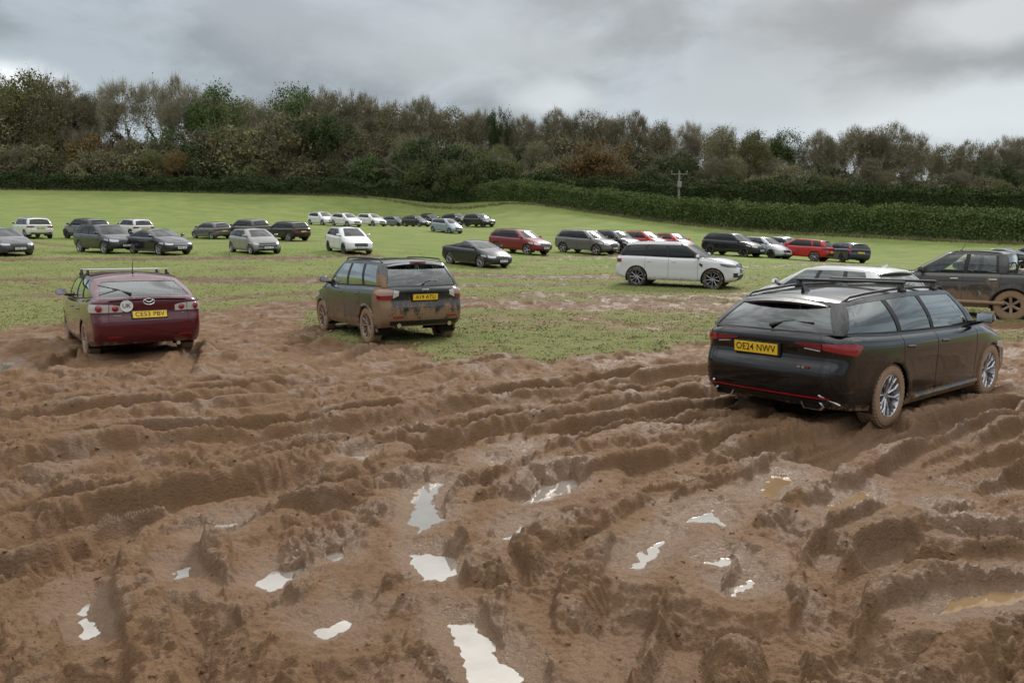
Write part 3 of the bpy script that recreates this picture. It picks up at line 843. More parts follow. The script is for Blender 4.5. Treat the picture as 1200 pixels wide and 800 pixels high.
        if p.get('wiper', hi_ := p.get('hi', False)):
            ub, ut = p['ub'], p['ut']; mb = MB()
            zb = p['zbelt_rear']+.05; x = lambda z: ub[1]+(ut[1]-ub[1])*(z-p['zbelt_rear'])/(p['zroof_rear']-p['zbelt_rear'])-.035
            yw = p.get('wiper_y', 0.0)
            mb.tube([(x(zb)-.02, yw, zb), (x(zb+.05), yw+p.get('wiper_d', -.2)*.5, zb+.04), (x(zb+.07), yw+p.get('wiper_d', -.2), zb+.06)], [.02, .012, .010], 6)
            mb.tube([(x(zb+.06)+.005, yw+p.get('wiper_d', -.2)*1.9, zb+.05+p.get('wiper_up', 0)), (x(zb+.06)+.005, yw+p.get('wiper_d', -.2)*.4, zb+.045)], .009, 5)
            mb.build('wiper', BLK, s.made.get(('tailgate', 0), s.root))

def rails(s, col=None, z=.03, x0=None, x1=None):
    p = s.P; hw = p['W']/2; y = hw-p.get('ubin', .075)-p.get('tumble', .16)-.035
    xa = x0 if x0 is not None else p['kt'][0]-.10; xb = x1 if x1 is not None else p['ut'][1]+.25
    rp = sorted(p['roof']); f = smooth_interp([a for a, _ in rp], [b for _, b in rp])
    for sd_ in (1, -1):
        pts = [(xa+.10, (y)*sd_, float(f(xa+.1))+.02)]
        for u in np.linspace(0, 1, 8): x = xa+(xb-xa)*u; pts.append((x, (y-.05*np.clip((-x-.6)/1.6, 0, 1))*sd_, float(f(x))+.045+z))
        pts.append((xb-.10, (y-.05)*sd_, float(f(xb-.1))+.02))
        mb = MB(); mb.tube(pts, .016, 6); mb.build('roof_rail', col or BLK, s.root)
def bars(s, xs, mat, rise=.11, half=None, foot=BLK, th=.016):
    p = s.P; hw = p['W']/2; y = hw-p.get('ubin', .075)-p.get('tumble', .16)-.03
    rp = sorted(p['roof']); f = smooth_interp([a for a, _ in rp], [b for _, b in rp]); half = half or y+.06
    for x in xs:
        z = float(f(x))+.03+rise; mb = MB()
        mb.box((x, 0, z), (.075, half*2, th*1.6), 0, bev=.01)
        for sd_ in (1, -1):
            mb.box((x, y*sd_, z-rise/2), (.09, .05, rise), 1, taper=.7, bev=.012)
            mb.box((x, (y+.012)*sd_, z-rise+.0), (.11, .06, .045), 1, bev=.012)
        mb.build('roof_bar', [mat, foot], s.root)
def fin(s, x=None, tall=False):
    p = s.P; rp = sorted(p['roof']); f = smooth_interp([a for a, _ in rp], [b for _, b in rp]); x = x if x is not None else p['ut'][1]+.22
    z = float(f(x))+.055+p.get('crown', .055)*.55; mb = MB()
    if tall: mb.tube([(x, 0, z-.02), (x-.12, 0, z+.2)], [.009, .004], 6); mb.box((x, 0, z-.01), (.05, .035, .03), bev=.008)
    else: mb.add([(x+.09, -.018, z-.015), (x+.09, .018, z-.015), (x-.06, .022, z-.015), (x-.06, -.022, z-.015), (x-.05, .0, z+.07), (x-.075, 0, z+.06)], [(0, 1, 4), (1, 2, 5, 4), (3, 0, 4, 5), (2, 3, 5), (0, 3, 2, 1)])
    mb.build('antenna', BLK if tall else p['paint'], s.root)

# ------------------------------------------------------------------ generic body styles
def style(kind, L, W, H, **k):
    P = dict(L=L, W=W, H=H); f = L/4.5
    fo = .88*f if kind != 'mini' else .72*f
    ro = {'estate': 1.0, 'hatch': .82, 'suv': .88, 'saloon': 1.08, 'coupe': .92, 'mini': .62, 'pickup': 1.25}[kind]*f
    P['xwf'] = L/2-fo; P['xwr'] = -L/2+ro
    xwf, xwr = P['xwf'], P['xwr']
    suv = kind in ('suv', 'pickup'); P['R'] = {'suv': .365, 'pickup': .39, 'mini': .31, 'hatch': .315, 'coupe': .335}.get(kind, .33)
    belt = H*{'suv': .645, 'estate': .655, 'hatch': .64, 'saloon': .665, 'coupe': .69, 'mini': .66, 'pickup': .64}[kind]
    P['belt'] = belt
    gc = .30 if suv else .20; P['sill'] = [gc+.10, gc+.04, gc, gc, gc+.01, gc+.03]
    hood = belt+.0; nose = belt*(.72 if not suv else .80)
    xcb = xwf-(.38 if not suv else .42)*f
    A1 = xwf-.52*f; B1 = A1-(1.05 if k.get('doors', 4) == 4 else 1.30)*f; C1 = max(B1-.86*f, xwr+.02) if k.get('doors', 4) == 4 else B1-.55*f
    if kind == 'pickup': A1 = xwf-.58*f; B1 = A1-1.0; C1 = B1-.85
    P['kl'] = [A1, A1-.06, B1, B1-.08, C1, C1-.09, min(C1-.25, xwr-.15*f)]
    P['top'] = [(L/2, nose*.93), (L/2-.25, nose), (xwf, (nose+belt)/2+.02), (xcb, hood), (0, belt), (xwr, belt+.03), (-L/2+.3, belt+.03), (-L/2, belt+.02)]
    if kind == 'estate': rb, rt = -L/2+.14, -L/2+.42
    elif kind == 'hatch': rb, rt = -L/2+.16, -L/2+.52
    elif kind == 'suv': rb, rt = -L/2+.14, -L/2+.46
    elif kind == 'saloon': rb, rt = -L/2+.62*f, -L/2+1.25*f
    elif kind == 'coupe': rb, rt = -L/2+.38, -L/2+1.35
    elif kind == 'mini': rb, rt = -L/2+.14, -L/2+.36
    else: rb, rt = C1-.18, C1-.10
    ft = xcb-(.72 if not suv else .62)*f-.02
    if kind == 'coupe': ft -= .05
    P['ub'] = [xcb+.22, rb, .20, .05]; P['ut'] = [ft+.10, rt, .10, .05]
    d = .30 if kind not in ('mini',) else .22
    P['kb'] = [min(A1+.02, xcb-.08), A1-.10, B1+.02, B1-.08, C1-.04, C1-.14, max(rb+d, rb+.2)]
    P['kt'] = [ft-.10, ft-.16, B1-.05, B1-.15, C1+.12, C1+.02, rt+.22]
    if kind == 'pickup': P['kb'] = [A1+.02, A1-.10, B1+.02, B1-.08, C1+.10, C1+.04, C1-.02]; P['kt'] = [ft-.10, ft-.16, B1-.03, B1-.13, C1+.16, C1+.10, C1+.04]
    for key in ('kb', 'kt'):   # keep the side stations in strictly falling order
        a = P[key]; lim = (rb if key == 'kb' else rt)+.14
        for i in range(6, -1, -1):
            lo = lim+(6-i)*.035; a[i] = max(a[i], lo)
    if a is not None:
        a = P['kt']
        for i in range(1, 7):
            if a[i] > a[i-1]-.03: a[i] = a[i-1]-.03
    zr_f = H-.085; P['roof'] = [(ft+.10, zr_f-.03), (ft-.35, H-.075), ((ft+rt)/2, H-.075), (rt+.3, H-.10-(.05 if kind in ('coupe', 'saloon') else 0)), (rt, H-.13-(.07 if kind in ('coupe', 'saloon') else 0))]
    P['zroof_rear'] = P['roof'][-1][1]; P['zbelt_rear'] = belt+.05
    P['tumble'] = .13 if suv else .16
    P['hl'] = (nose*.82, nose*.97); P['grille'] = (.40, nose*.66, nose*.93); P['intake'] = (.55, gc+.07, nose*.50)
    P['fpz'] = nose*.60; P['fogz'] = (gc+.14, gc+.24)
    P['rl'] = dict(z0=belt-.20, z1=belt-.06, yin=.50, xl=.30); P['rpz'] = belt-.22; P['refz'] = gc+.2; P['valz'] = gc+.2
    P['tailgate'] = kind not in ('saloon', 'pickup')
    P['tailgate_v'] = .42
    if kind in ('saloon', 'coupe'): P['bulge'] = .045
    if kind in ('suv', 'hatch', 'estate'): P['spoiler'] = (.16, .0)
    P['far'] = True; P['dark_rear'] = True
    P.update(k); return P
# ------------------------------------------------------------------ where the cars stand
def solve(bbox, H, L, W, alpha):
    """ground point, depth and heading from a car's extent in the photograph"""
    x0, x1, y0, y1 = bbox; Y = FPX*H/(y1-y0); z = 0; xc = (x0+x1)/2; X = (xc-600)/FPX*Y
    for it in range(60):
        az = math.atan2(X, Y)+rad(alpha); h = np.array([math.sin(az), math.cos(az)]); l = np.array([-h[1], h[0]])
        pts = [proj(*(np.array([X, Y])+h*a*L*.5+l*b*W*.5), z+.5) for a in (-.93, .93) for b in (-1, 1)]
        bot = [proj(*(np.array([X, Y])+h*a*L*.36+l*b*W*.5), z)[1] for a in (-1, 1) for b in (-1, 1)]
        px = [q[0] for q in pts]; top = proj(X, Y, z+H)[1]
        Y += .5*((max(bot)-top)/(y1-y0)-1)*Y
        z += .5*(max(bot)-y1)*Y/FPX
        X += .5*(xc-(min(px)+max(px))/2)*Y/FPX
    return X, Y, z, math.atan2(X, Y)+rad(alpha)

WH = (.72, .73, .72); BK = (.012, .013, .016); DG = (.045, .05, .055); GY = (.16, .165, .17); SV = (.42, .45, .48); NV = (.02, .03, .055)
RD = (.48, .014, .016); DR = (.20, .010, .018); BZ = (.17, .165, .15)
far_cars = [
 # bbox, kind, L, W, H, alpha, colour, label, extra
 ((-34, 36, 265, 297), 'saloon', 4.6, 1.8, 1.46, 158, DG, 'dark grey saloon facing the camera, cut off by the left edge of the photo', {}),
 ((17, 58, 254, 279), 'suv', 4.7, 1.9, 1.66, -16, WH, 'white SUV seen from behind at the far left, just behind the cut-off dark saloon', dict(rlm=1)),
 ((84, 119, 255, 280), 'suv', 4.6, 1.85, 1.68, -28, DG, 'dark grey SUV seen from behind, half hidden by the front-facing dark SUV', {}),
 ((95, 157, 263, 297), 'suv', 4.7, 1.9, 1.68, 154, (.022, .026, .03), 'dark SUV facing the camera between the white SUV and the black saloon on the left', {}),
 ((138, 176, 256, 278), 'suv', 4.5, 1.85, 1.62, -24, WH, 'white SUV seen from behind, partly hidden behind the front-facing black saloon on the left', {}),
 ((157, 216, 267, 297), 'saloon', 4.7, 1.82, 1.44, 150, (.012, .014, .022), 'black saloon facing the camera beside the front-facing dark SUV on the left', dict(grille_bars=True)),
 ((228, 268, 260, 280), 'hatch', 4.2, 1.78, 1.46, -32, (.12, .125, .13), 'grey hatchback seen from behind, alone right of the front-facing black saloon', {}),
 ((270, 311, 256, 279), 'suv', 4.6, 1.88, 1.68, -34, (.085, .09, .085), 'grey SUV seen from behind with silver roof rails, behind the small wide-grilled hatchback', dict(rails=1)),
 ((275, 323, 267, 296), 'mini', 3.85, 1.73, 1.42, 157, (.26, .255, .24), 'small grey hatchback with a wide black grille facing the camera', dict(big=1)),
 ((314, 357, 259, 282), 'suv', 4.6, 1.86, 1.62, -38, BK, 'black SUV seen from behind with a yellow plate, right of the small grey hatchback', {}),
 ((363, 393, 248, 264), 'hatch', 4.2, 1.76, 1.50, 148, WH, 'leftmost of the three white cars in the farthest row', {}),
 ((390, 422, 249, 265), 'hatch', 4.2, 1.76, 1.46, 145, WH, 'middle one of the three white cars in the farthest row', {}),
 ((420, 451, 250, 265), 'hatch', 4.3, 1.76, 1.46, 143, WH, 'rightmost of the three white cars in the farthest row', {}),
 ((385, 434, 265, 295), 'hatch', 4.1, 1.75, 1.52, 159, WH, 'white hatchback facing the camera, standing by itself above the mud-splashed SUV', {}),
 ((450, 477, 253, 266), 'hatch', 4.2, 1.75, 1.46, 133, (.14, .16, .17), 'small grey-blue hatchback in the farthest row, first car right of the white three', {}),
 ((474, 502, 252, 266), 'hatch', 4.2, 1.75, 1.48, 135, BK, 'black hatchback in the farthest row, left of the silver-blue people carrier', {}),
 ((494, 516, 252, 264), 'hatch', 4.2, 1.75, 1.48, 135, DG, 'dark grey hatchback mostly hidden behind the silver-blue people carrier', {}),
 ((505, 542, 256, 273), 'mini', 4.1, 1.72, 1.56, 140, (.27, .33, .38), 'silver-blue people carrier standing just in front of the farthest row', {}),
 ((519, 552, 250, 265), 'suv', 4.6, 1.85, 1.66, 132, DG, 'dark grey SUV in the farthest row, behind the silver-blue people carrier', {}),
 ((545, 579, 250, 266), 'suv', 4.6, 1.85, 1.66, 136, BK, 'black SUV at the right-hand end of the farthest row', {}),
 ((523, 596, 281, 312), 'coupe', 4.18, 1.84, 1.36, 139, (.010, .012, .016), 'low black coupe with silver wheels, facing right beside the mud-splashed SUV', dict(doors=2)),
 ((580, 640, 268, 297), 'suv', 4.66, 1.89, 1.64, 133, DR, 'dark red SUV facing right behind the low black coupe', dict(grille_bars=True)),
 ((660, 717, 269, 297), 'suv', 4.8, 1.93, 1.66, 127, (.15, .15, .14), 'grey-brown SUV facing right, first car left of the big white SUV', {}),
 ((701, 742, 270, 296), 'suv', 4.37, 1.9, 1.62, 130, BK, 'black SUV between the grey-brown SUV and the big white SUV', {}),
 ((735, 778, 270, 293), 'hatch', 4.3, 1.8, 1.52, 128, RD, 'bright red hatchback with its roof showing above the big white SUV', {}),
 ((772, 807, 273, 294), 'hatch', 4.2, 1.78, 1.50, 134, RD, 'red hatchback with a pale windscreen, almost hidden behind the windscreen of the big white SUV', {}),
 ((831, 888, 273, 300), 'suv', 4.7, 1.9, 1.68, 122, BK, 'black SUV facing right, leftmost of the group near the red crossover', {}),
 ((872, 918, 276, 300), 'hatch', 4.3, 1.78, 1.50, 128, (.45, .48, .52), 'silver hatchback parked between the black SUV and the red crossover', {}),
 ((905, 938, 278, 296), 'hatch', 4.2, 1.78, 1.50, 130, (.06, .075, .09), 'dark grey car almost hidden behind the roof of the red crossover', {}),
 ((902, 974, 280, 306), 'suv', 4.45, 1.84, 1.60, -68, RD, 'red crossover facing left with a black tail and a yellow plate', dict(cross=1)),
 ((966, 1012, 283, 307), 'estate', 4.7, 1.82, 1.50, -30, NV, 'dark blue estate with tall red tail lights, right of the red crossover', dict(tall=1)),
 ((1132, 1212, 290, 322), 'coupe', 4.4, 1.84, 1.42, -70, (.03, .034, .04), 'dark car behind the load bed of the pickup, its curved side glass showing', dict(doors=2)),
 ((1186, 1236, 287, 311), 'hatch', 4.3, 1.8, 1.50, -60, (.10, .11, .12), 'grey car at the right edge of the photo, farthest behind the pickup', {}),
]
placed = []
for r_ in far_cars:
    bb, kind, L, W, H, al = r_[:6]
    placed.append(solve(bb, H, L, W, al))
mid_cars = {
 'range': ((725, 867, 282, 337), 4.88, 1.98, 1.78, 103),
 'white': ((884, 1084, 307, 372), 4.35, 1.79, 1.46, -46),
 'pickup': ((965, 1262, 289, 372), 5.3, 1.86, 1.80, -62),
}
# ------------------------------------------------------------------ base terrain (thin plate through ground points)
ctrl = [(p_[0], p_[1], p_[2], 1.0) for p_ in placed]
for k, q in mid_cars.items():
    p_ = solve(*([q[0], q[3], q[1], q[2], q[4]])); mid_cars[k] = (q, p_)
ctrl.append((*mid_cars['range'][1][:3], 3.0))
def pin(px, py, Y, w_=3.0):
    q = at_depth(px, py, Y); ctrl.append((q[0], q[1], q[2], w_))
for px, py, Y in ((-150, 221, 130), (0, 222, 130), (150, 224, 130), (300, 227, 130), (450, 232, 126), (600, 236, 117), (700, 248, 105), (800, 261, 93), (1000, 274, 80), (1200, 284, 70), (1350, 290, 64), (1500, 296, 60)): pin(px, py, Y)
for px, py, Y in ((-400, 214, 170), (0, 212, 170), (400, 218, 170), (700, 226, 150), (900, 236, 140), (1200, 247, 125), (1500, 262, 115), (1800, 270, 120)): pin(px, py, Y)
for X in (-30, -18, -9, -3, 3, 9, 18, 30):
    for Y in (-20, -4, 3, 8, 12, 16, 19): ctrl.append((X, Y, 0.0, 4.0))
for X in (-60, 60):
    for Y in (-20, 0, 15): ctrl.append((X, Y, 0.0, 1.0))
for X, Y, z in ((-80, 60, 3.5), (-70, 40, 1.6), (75, 45, 1.0), (40, 33, .6), (-200, 130, 11), (150, 80, 3), (0, 400, 30), (-300, 400, 34), (300, 400, 22)): ctrl.append((X, Y, z, 1.5))
C_ = np.array(ctrl); SC = 50.0
def tps_k(r2): return np.where(r2 > 1e-12, .5*r2*np.log(np.maximum(r2, 1e-12)), 0)
n_ = len(C_); A = np.zeros((n_+3, n_+3)); XY = C_[:, :2]/SC
A[:n_, :n_] = tps_k(((XY[:, None]-XY[None])**2).sum(-1))+np.diag(.006/C_[:, 3])
A[:n_, n_] = 1; A[:n_, n_+1:] = XY; A[n_, :n_] = 1; A[n_+1:, :n_] = XY.T
TW = np.linalg.solve(A, np.concatenate([C_[:, 2], [0, 0, 0]]))
def base_z(X, Y):
    X = np.asarray(X, float); Y = np.asarray(Y, float); sh = X.shape; x = X.ravel()/SC; y = Y.ravel()/SC
    out = np.full(x.shape, TW[n_])+TW[n_+1]*x+TW[n_+2]*y
    for i in range(n_): out += TW[i]*tps_k((x-XY[i, 0])**2+(y-XY[i, 1])**2)
    return out.reshape(sh)
def ground_hit(px, py):
    d = ray(px, py); d = d/d[1]; Ys = np.exp(np.linspace(math.log(1.5), math.log(300), 1500))
    Z = CAMH+d[2]*Ys; B = base_z(d[0]*Ys, Ys); k = np.where(Z < B)[0]
    if len(k) == 0: return None
    Y = Ys[k[0]]; return np.array([d[0]*Y, Y])
def G2(pts): return np.array([ground_hit(*q) for q in pts])

def put(root, X, Y, az, sink=.03, roll=0, pitch=0):
    e = .8; zx = (base_z(X+e, Y)-base_z(X-e, Y))/(2*e); zy = (base_z(X, Y+e)-base_z(X, Y-e))/(2*e)
    nrm = Vector((-float(zx), -float(zy), 1)).normalized()
    h = Vector((math.sin(az), math.cos(az), 0)); h = (h-nrm*h.dot(nrm)).normalized(); l = nrm.cross(h)
    M = Matrix((h, l, nrm)).transposed().to_4x4() @ Matrix.Rotation(rad(roll), 4, 'X') @ Matrix.Rotation(rad(pitch), 4, 'Y')
    M.translation = Vector((X, Y, float(base_z(X, Y))-sink)); root.matrix_world = M
def car_root(name, label, cat, group=None):
    e = bpy.data.objects.new(name, None); COL.objects.link(e); e.empty_display_size = .3
    return tag(e, label, cat, group)

# ------------------------------------------------------------------ the three near cars
def tailgate_of(s): return s.made.get(('tailgate', 0), s.root)
# black estate
def estate_more(s):
    hw = s.P['W']/2; L = s.P['L']
    s.patch('tail_light', [s.cx(-L/2+.40), s.cx(-L/2+.27), s.crr(hw*.93), s.crr(.63)], [.905, .835, .825, .885], [.925, .945, .952, .95], REDL, off=.016)
    for o in s.patch('tail_light', [s.crr(.62), s.crr(.50), s.crr(.34)], [.885, .90, .93], [.95, .95, .944], REDD, off=.018): o.parent = tailgate_of(s)
    s.patch('clear_lens', [s.crr(.60), s.crr(.44)], [.868, .888], [.880, .896], PALE, off=.017, parent=tailgate_of(s))
    mb = MB(); s.patch('x', [s.crr(hw*.80), s.crr(hw*.5), s.N-1.001], [.385]*3, [.405]*3, None, mesh=mb, off=.02, nr=1)
    mb.build('reflector', REDSTRIP, s.made[('rear_bumper', 0)])
    mb = MB(); s.patch('x', [s.cx(-L/2+.36), s.crr(hw*.90), s.crr(hw*.5), s.N-1.001], [.445]*4, [.46]*4, None, mesh=mb, off=.018, nr=1)
    mb.build('bumper_crease', s.P['paint'], s.made[('rear_bumper', 0)])
    for sd_ in (1, -1):
        e = s.P_(s.crr(.56), .31, 0, sd_); mb = MB(); x = e[0]-.035
        o_ = [(-.13, .05), (.10, .05), (.15, .0), (.11, -.045), (-.08, -.045)]
        V = []; k = len(o_)
        for (f_, dx) in ((1, 0), (.84, -.004), (.80, .05)):
            for a, b in o_: V.append((x+dx, e[1]+a*f_*sd_, .31+b*f_))
        for a, b in o_: V.append((x+.05, e[1]+a*sd_, .31+b))
        F = [(i, (i+1) % k, k+(i+1) % k, k+i) for i in range(k)]+[(3*k+i, 3*k+(i+1) % k, (i+1) % k, i) for i in range(k)]
        mb.add(V, F, 0); mb.add(V[2*k:3*k], [tuple(range(k))], 1); mb.add(V[k:3*k], [(i, (i+1) % k, k+(i+1) % k, k+i) for i in range(k)], 1)
        mb.build('exhaust_trim', [CHROME, VOID], s.root)
        # chrome-look fin beside the exhaust
        mb = MB(); a = Vector(s.P_(s.crr(.64), .43, .02, sd_)); b = Vector(s.P_(s.crr(.80), .33, .02, sd_)); mb.tube([a, b], .012, 6); mb.build('bumper_fin', SILVER, s.made[('rear_bumper', 0)])
    mb = MB(); c = s.crr(.40)
    for y, w_, mi in ((-.50, .035, 0), (-.455, .035, 1), (-.41, .03, 1)):
        q = s.P_(s.crr(-y), .70, .012, -1); mb.box(q, (.006, w_, .022), mi)
    mb.build('badge', [REDSTRIP, SILVER], tailgate_of(s))
    rails(s, BLK, z=.012); bars(s, (-.62, .20), BLK, rise=.09, half=.66, th=.02); fin(s, -1.55)
    # chrome line under the side glass is black here; skirt
    for sd_ in (1, -1):
        mb = MB(); pts = [s.P_(s.cx(x), .27, .012, sd_) for x in np.linspace(.95, -.78, 10)]; mb.tube(pts, .03, 6); mb.build('side_skirt', s.P['paint'], s.root)
PE = style('estate', 4.69, 1.83, 1.455, hi=True, far=False, dark_rear=True, glass=GL_CLEAR, dglass=GL_DARK, see=True, plate='OE24 NWV', rl=dict(kind='none', low=False))
PE.update(paint=paint('black_car_paint', (.004, .0045, .006), mud=(.14, .42, .85), rough=.2, dust=.0), R=.338, wheel=('split', TYRE_M, RIM_HALF), ww=.23,
          tumble=.19, rpz=.845, plate_y=.10, wiper_d=-.24, more=(estate_more,), valz=.37, bulge=.05, handle_z=.845, sill=[.30, .24, .19, .19, .20, .22], kt=None, arch=1.10, black_roof=False, spoiler_m=BLK, wrap_quarter=True, tr=.10)
PE['kt'] = [.52, .46, -.33, -.42, -1.10, -1.19, -1.74]
PE['kb'] = [PE['kl'][0]+.02, PE['kl'][0]-.10, -.22, -.29, -1.02, -1.10, -1.97]
PE['kl'][2:6] = [-.25, -.31, -1.08, -1.15]; PE['kl'][6] = -1.55
PE['ub'] = [1.20, -2.24, .20, .06]; PE['ut'] = [.68, -1.96, .12, .08]
PE['roof'] = [(.68, 1.35), (.3, 1.385), (-.5, 1.395), (-1.4, 1.36), (-1.93, 1.31)]; PE['zroof_rear'] = 1.31; PE['zbelt_rear'] = 1.04; PE['belt'] = .955
PE['top'] = [(2.345, .62), (2.1, .70), (1.42, .88), (1.05, .94), (0, .955), (-1.26, .98), (-2.0, 1.01), (-2.345, 1.015)]
PE['spoiler'] = (.17, .0)
er = car_root('estate_car', 'black estate car with black roof bars, bogged in churned mud at the right', 'car', 'vehicles parked or stuck in the field')
estate = Car(er, PE).build()

# dark SUV
def suv_more(s):
    hw = s.P['W']/2; L = s.P['L']
    s.patch('tail_light', [s.cx(-L/2+.42), s.cx(-L/2+.28), s.crr(hw*.93), s.crr(.66)], [1.03, 1.0, .98, .99], [1.06, 1.09, 1.10, 1.09], MUTED, off=.014)
    s.patch('tail_light', [s.cx(-L/2+.30), s.crr(hw*.93), s.crr(.67)], [.93, .91, .91], [.99, .975, .985], REDL, off=.016)
    for o in s.patch('tail_light', [s.crr(.65), s.crr(.54)], [.93, .98], [1.09, 1.07], PALE, off=.016): o.parent = tailgate_of(s)
    mb = MB(); s.patch('x', [s.crr(.40), s.crr(.2), s.N-1.001], [1.0]*3, [1.035]*3, None, mesh=mb, off=.022, nr=2); mb.build('number_plate_trim', GLOSSBLK, tailgate_of(s))
    mb = MB(); mb.box((s.P_(s.N-1.001, 1.07)[0]-.02, 0, 1.07), (.012, .15, .05), 0, bev=.005); mb.build('badge', CHROME, tailgate_of(s))
    mb = MB(); mb.box((s.P['ut'][1]-.10, 0, s.P['zroof_rear']+.045), (.02, .34, .03)); mb.build('brake_light', REDL, tailgate_of(s))
    rails(s, BLK, z=.03)
PS = style('suv', 4.53, 1.84, 1.69, hi=True, far=False, dark_rear=False, glass=GL_CLEAR, dglass=GL_DARK, see=True, plate='A19 ATU', rl=dict(kind='none', low=True, yin=.5, z0=.8, z1=.9))
PS.update(paint=paint('muddy_dark_green_paint', (.012, .016, .016), mud=(.22, .80, .85), rough=.3, dust=.10, rear=(-1.80, .30, 1.20, .95)), R=.36, wheel=('ten', TYRE_M, RIM_M), more=(suv_more,),
          rpz=.945, wiper_d=-.18, exhaust=True, clad=True, cladm=muddy('muddy_cladding', (.05, .05, .05), .5), refz=.56, seat_m=SEATG, handle_z=.98)
PS['spoiler'] = (.20, -.01); PS['valz'] = .50
sr_ = car_root('suv', 'dark green SUV with tan mud caked on its tail, stuck beside the churned mud', 'car', 'vehicles parked or stuck in the field')
suv = Car(sr_, PS).build()

# maroon hatchback
def maroon_more(s):
    hw = s.P['W']/2; L = s.P['L']
    for o in s.patch('tail_light', [s.cx(-L/2+.36), s.cx(-L/2+.24), s.crr(hw*.92), s.crr(.60)], [.85, .825, .82, .82], [.91, .95, .955, .95], PALE, off=.012): pass
    for o in s.patch('tail_light', [s.crr(.59), s.crr(.50), s.crr(.40)], [.82, .82, .82], [.95, .94, .915], PALE, off=.014): o.parent = tailgate_of(s)
    for sd_ in (1, -1):
        for y, z, r_, par in ((.735, .888, .058, s.root), (.505, .884, .050, tailgate_of(s))):
            q = Vector(s.P_(s.crr(y), z, .024, sd_)); q2 = Vector(s.P_(s.crr(y+.02), z, .024, sd_)); tg = (q2-q).normalized(); up = Vector((0, 0, 1)); n_o = tg.cross(up)
            if n_o.x > 0: n_o = -n_o
            mb = MB(); V = [tuple(q+n_o*.018)]+[tuple(q+n_o*.010+(tg*math.cos(a)+up*math.sin(a))*r_*.7) for a in np.linspace(0, 2*math.pi, 17)[:-1]]+[tuple(q-n_o*.006+(tg*math.cos(a)+up*math.sin(a))*r_) for a in np.linspace(0, 2*math.pi, 17)[:-1]]
            F = [(0, 1+k, 1+(k+1) % 16) for k in range(16)]+[(1+k, 17+k, 17+(k+1) % 16, 1+(k+1) % 16) for k in range(16)]
            mb.add(V, F); mb.build('red_lens', REDL, par)
    # winged emblem, round sticker
    x = s.P_(s.N-1.001, .985)[0]; mb = MB()
    mb.tube([(x-.016, .085*math.cos(a), .985+.05*math.sin(a)) for a in np.linspace(0, 2*math.pi, 25)], .008, 6)
    mb.tube([(x-.016, -.062, 1.01), (x-.018, -.02, .978), (x-.018, .02, .978), (x-.016, .062, 1.01)], .008, 6); mb.build('badge', CHROME, tailgate_of(s))
    q = Vector(s.P_(s.crr(.34), .925, .012, 1)); mb = MB(); mb.lathe([(.001, 0), (.094, 0), (.097, .006)], 28, 0, 'Y')
    V = [(q.x-.004-v[1], q.y+v[0], q.z+v[2]) for v in mb.v]; mb2 = MB(); mb2.add(V, mb.f, 0)
    cu = bpy.data.curves.new('t', 'FONT'); cu.body = 'UK'; cu.size = .095; cu.align_x = 'CENTER'; cu.align_y = 'CENTER'; cu.offset = .0005
    to = bpy.data.objects.new('t', cu); COL.objects.link(to); bpy.context.view_layer.update(); me = bpy.data.meshes.new_from_object(to); bpy.data.objects.remove(to)
    mb2.add([(q.x-.014, q.y-v.co.x, q.z+v.co.y) for v in me.vertices], [tuple(pp.vertices) for pp in me.polygons], 1); bpy.data.meshes.remove(me)
    mb2.build('sticker', [WHT, INK], tailgate_of(s), smooth=False)
    mb = MB(); s.patch('x', [s.crr(.62), s.crr(.3), s.N-1.001], [1.015, 1.03, 1.035], [1.04, 1.055, 1.06], None, mesh=mb, off=.055, nr=2); mb.build('boot_lip', s.P['paint'], tailgate_of(s))
    mb = MB(); q = s.P_(s.crr(.48), .765, .012, 1); mb.box(q, (.006, .12, .02)); q = s.P_(s.crr(.52), .775, .012, -1); mb.box(q, (.006, .04, .018)); mb.build('badge', SILVER, tailgate_of(s))
    mb = MB(); e = s.P_(s.crr(.5), .25, 0, -1); mb.tube([(e[0]+.2, e[1], .25), (e[0]-.02, e[1], .25)], .035, 10); mb.build('exhaust_tip', CHROME, s.root)
    bars(s, (-.55, .30), ALU, rise=.085, half=.68, th=.009); fin(s, -.95, True)
    for xw in (s.P['xwr'], s.P['xwf']): pass
PM = style('hatch', 4.68, 1.78, 1.435, hi=True, far=False, dark_rear=False, glass=GL_MID, dglass=GL_DARK, see=True, plate='CE53 PBV', rl=dict(kind='none', low=True), spoiler=None)
PM.update(spoiler=None, paint=paint('maroon_paint', (.085, .006, .014), mud=(.14, .42, .8), rough=.25, dust=.05), R=.31, wheel=('seven', TYRE_M, RIM_M), more=(maroon_more,), rpz=.775, refz=.40, valance=False, wiper_d=.24, wiper_y=.22, wiper_up=.09, seat_m=SEATG,
          xwf=1.43, xwr=-1.245, belt=.93, tumble=.13)
PM['top'] = [(2.34, .62), (2.1, .69), (1.43, .86), (1.05, .925), (0, .93), (-1.25, .985), (-2.0, 1.03), (-2.34, 1.03)]
PM['kl'] = [.83, .77, -.24, -.32, -1.02, -1.10, -1.5]; PM['kb'] = [.85, .74, -.22, -.30, -1.0, -1.09, -1.72]; PM['kt'] = [.40, .33, -.33, -.42, -.98, -1.06, -1.20]
PM['ub'] = [1.22, -2.12, .22, .08]; PM['ut'] = [.60, -1.42, .12, .09]
PM['roof'] = [(.60, 1.33), (.2, 1.365), (-.5, 1.37), (-1.1, 1.345), (-1.42, 1.29)]; PM['zroof_rear'] = 1.29; PM['zbelt_rear'] = 1.06
mr0 = car_root('hatchback', 'maroon hatchback with silver roof bars and a round white sticker, stuck in mud', 'car', 'vehicles parked or stuck in the field')
maroon = Car(mr0, PM).build()

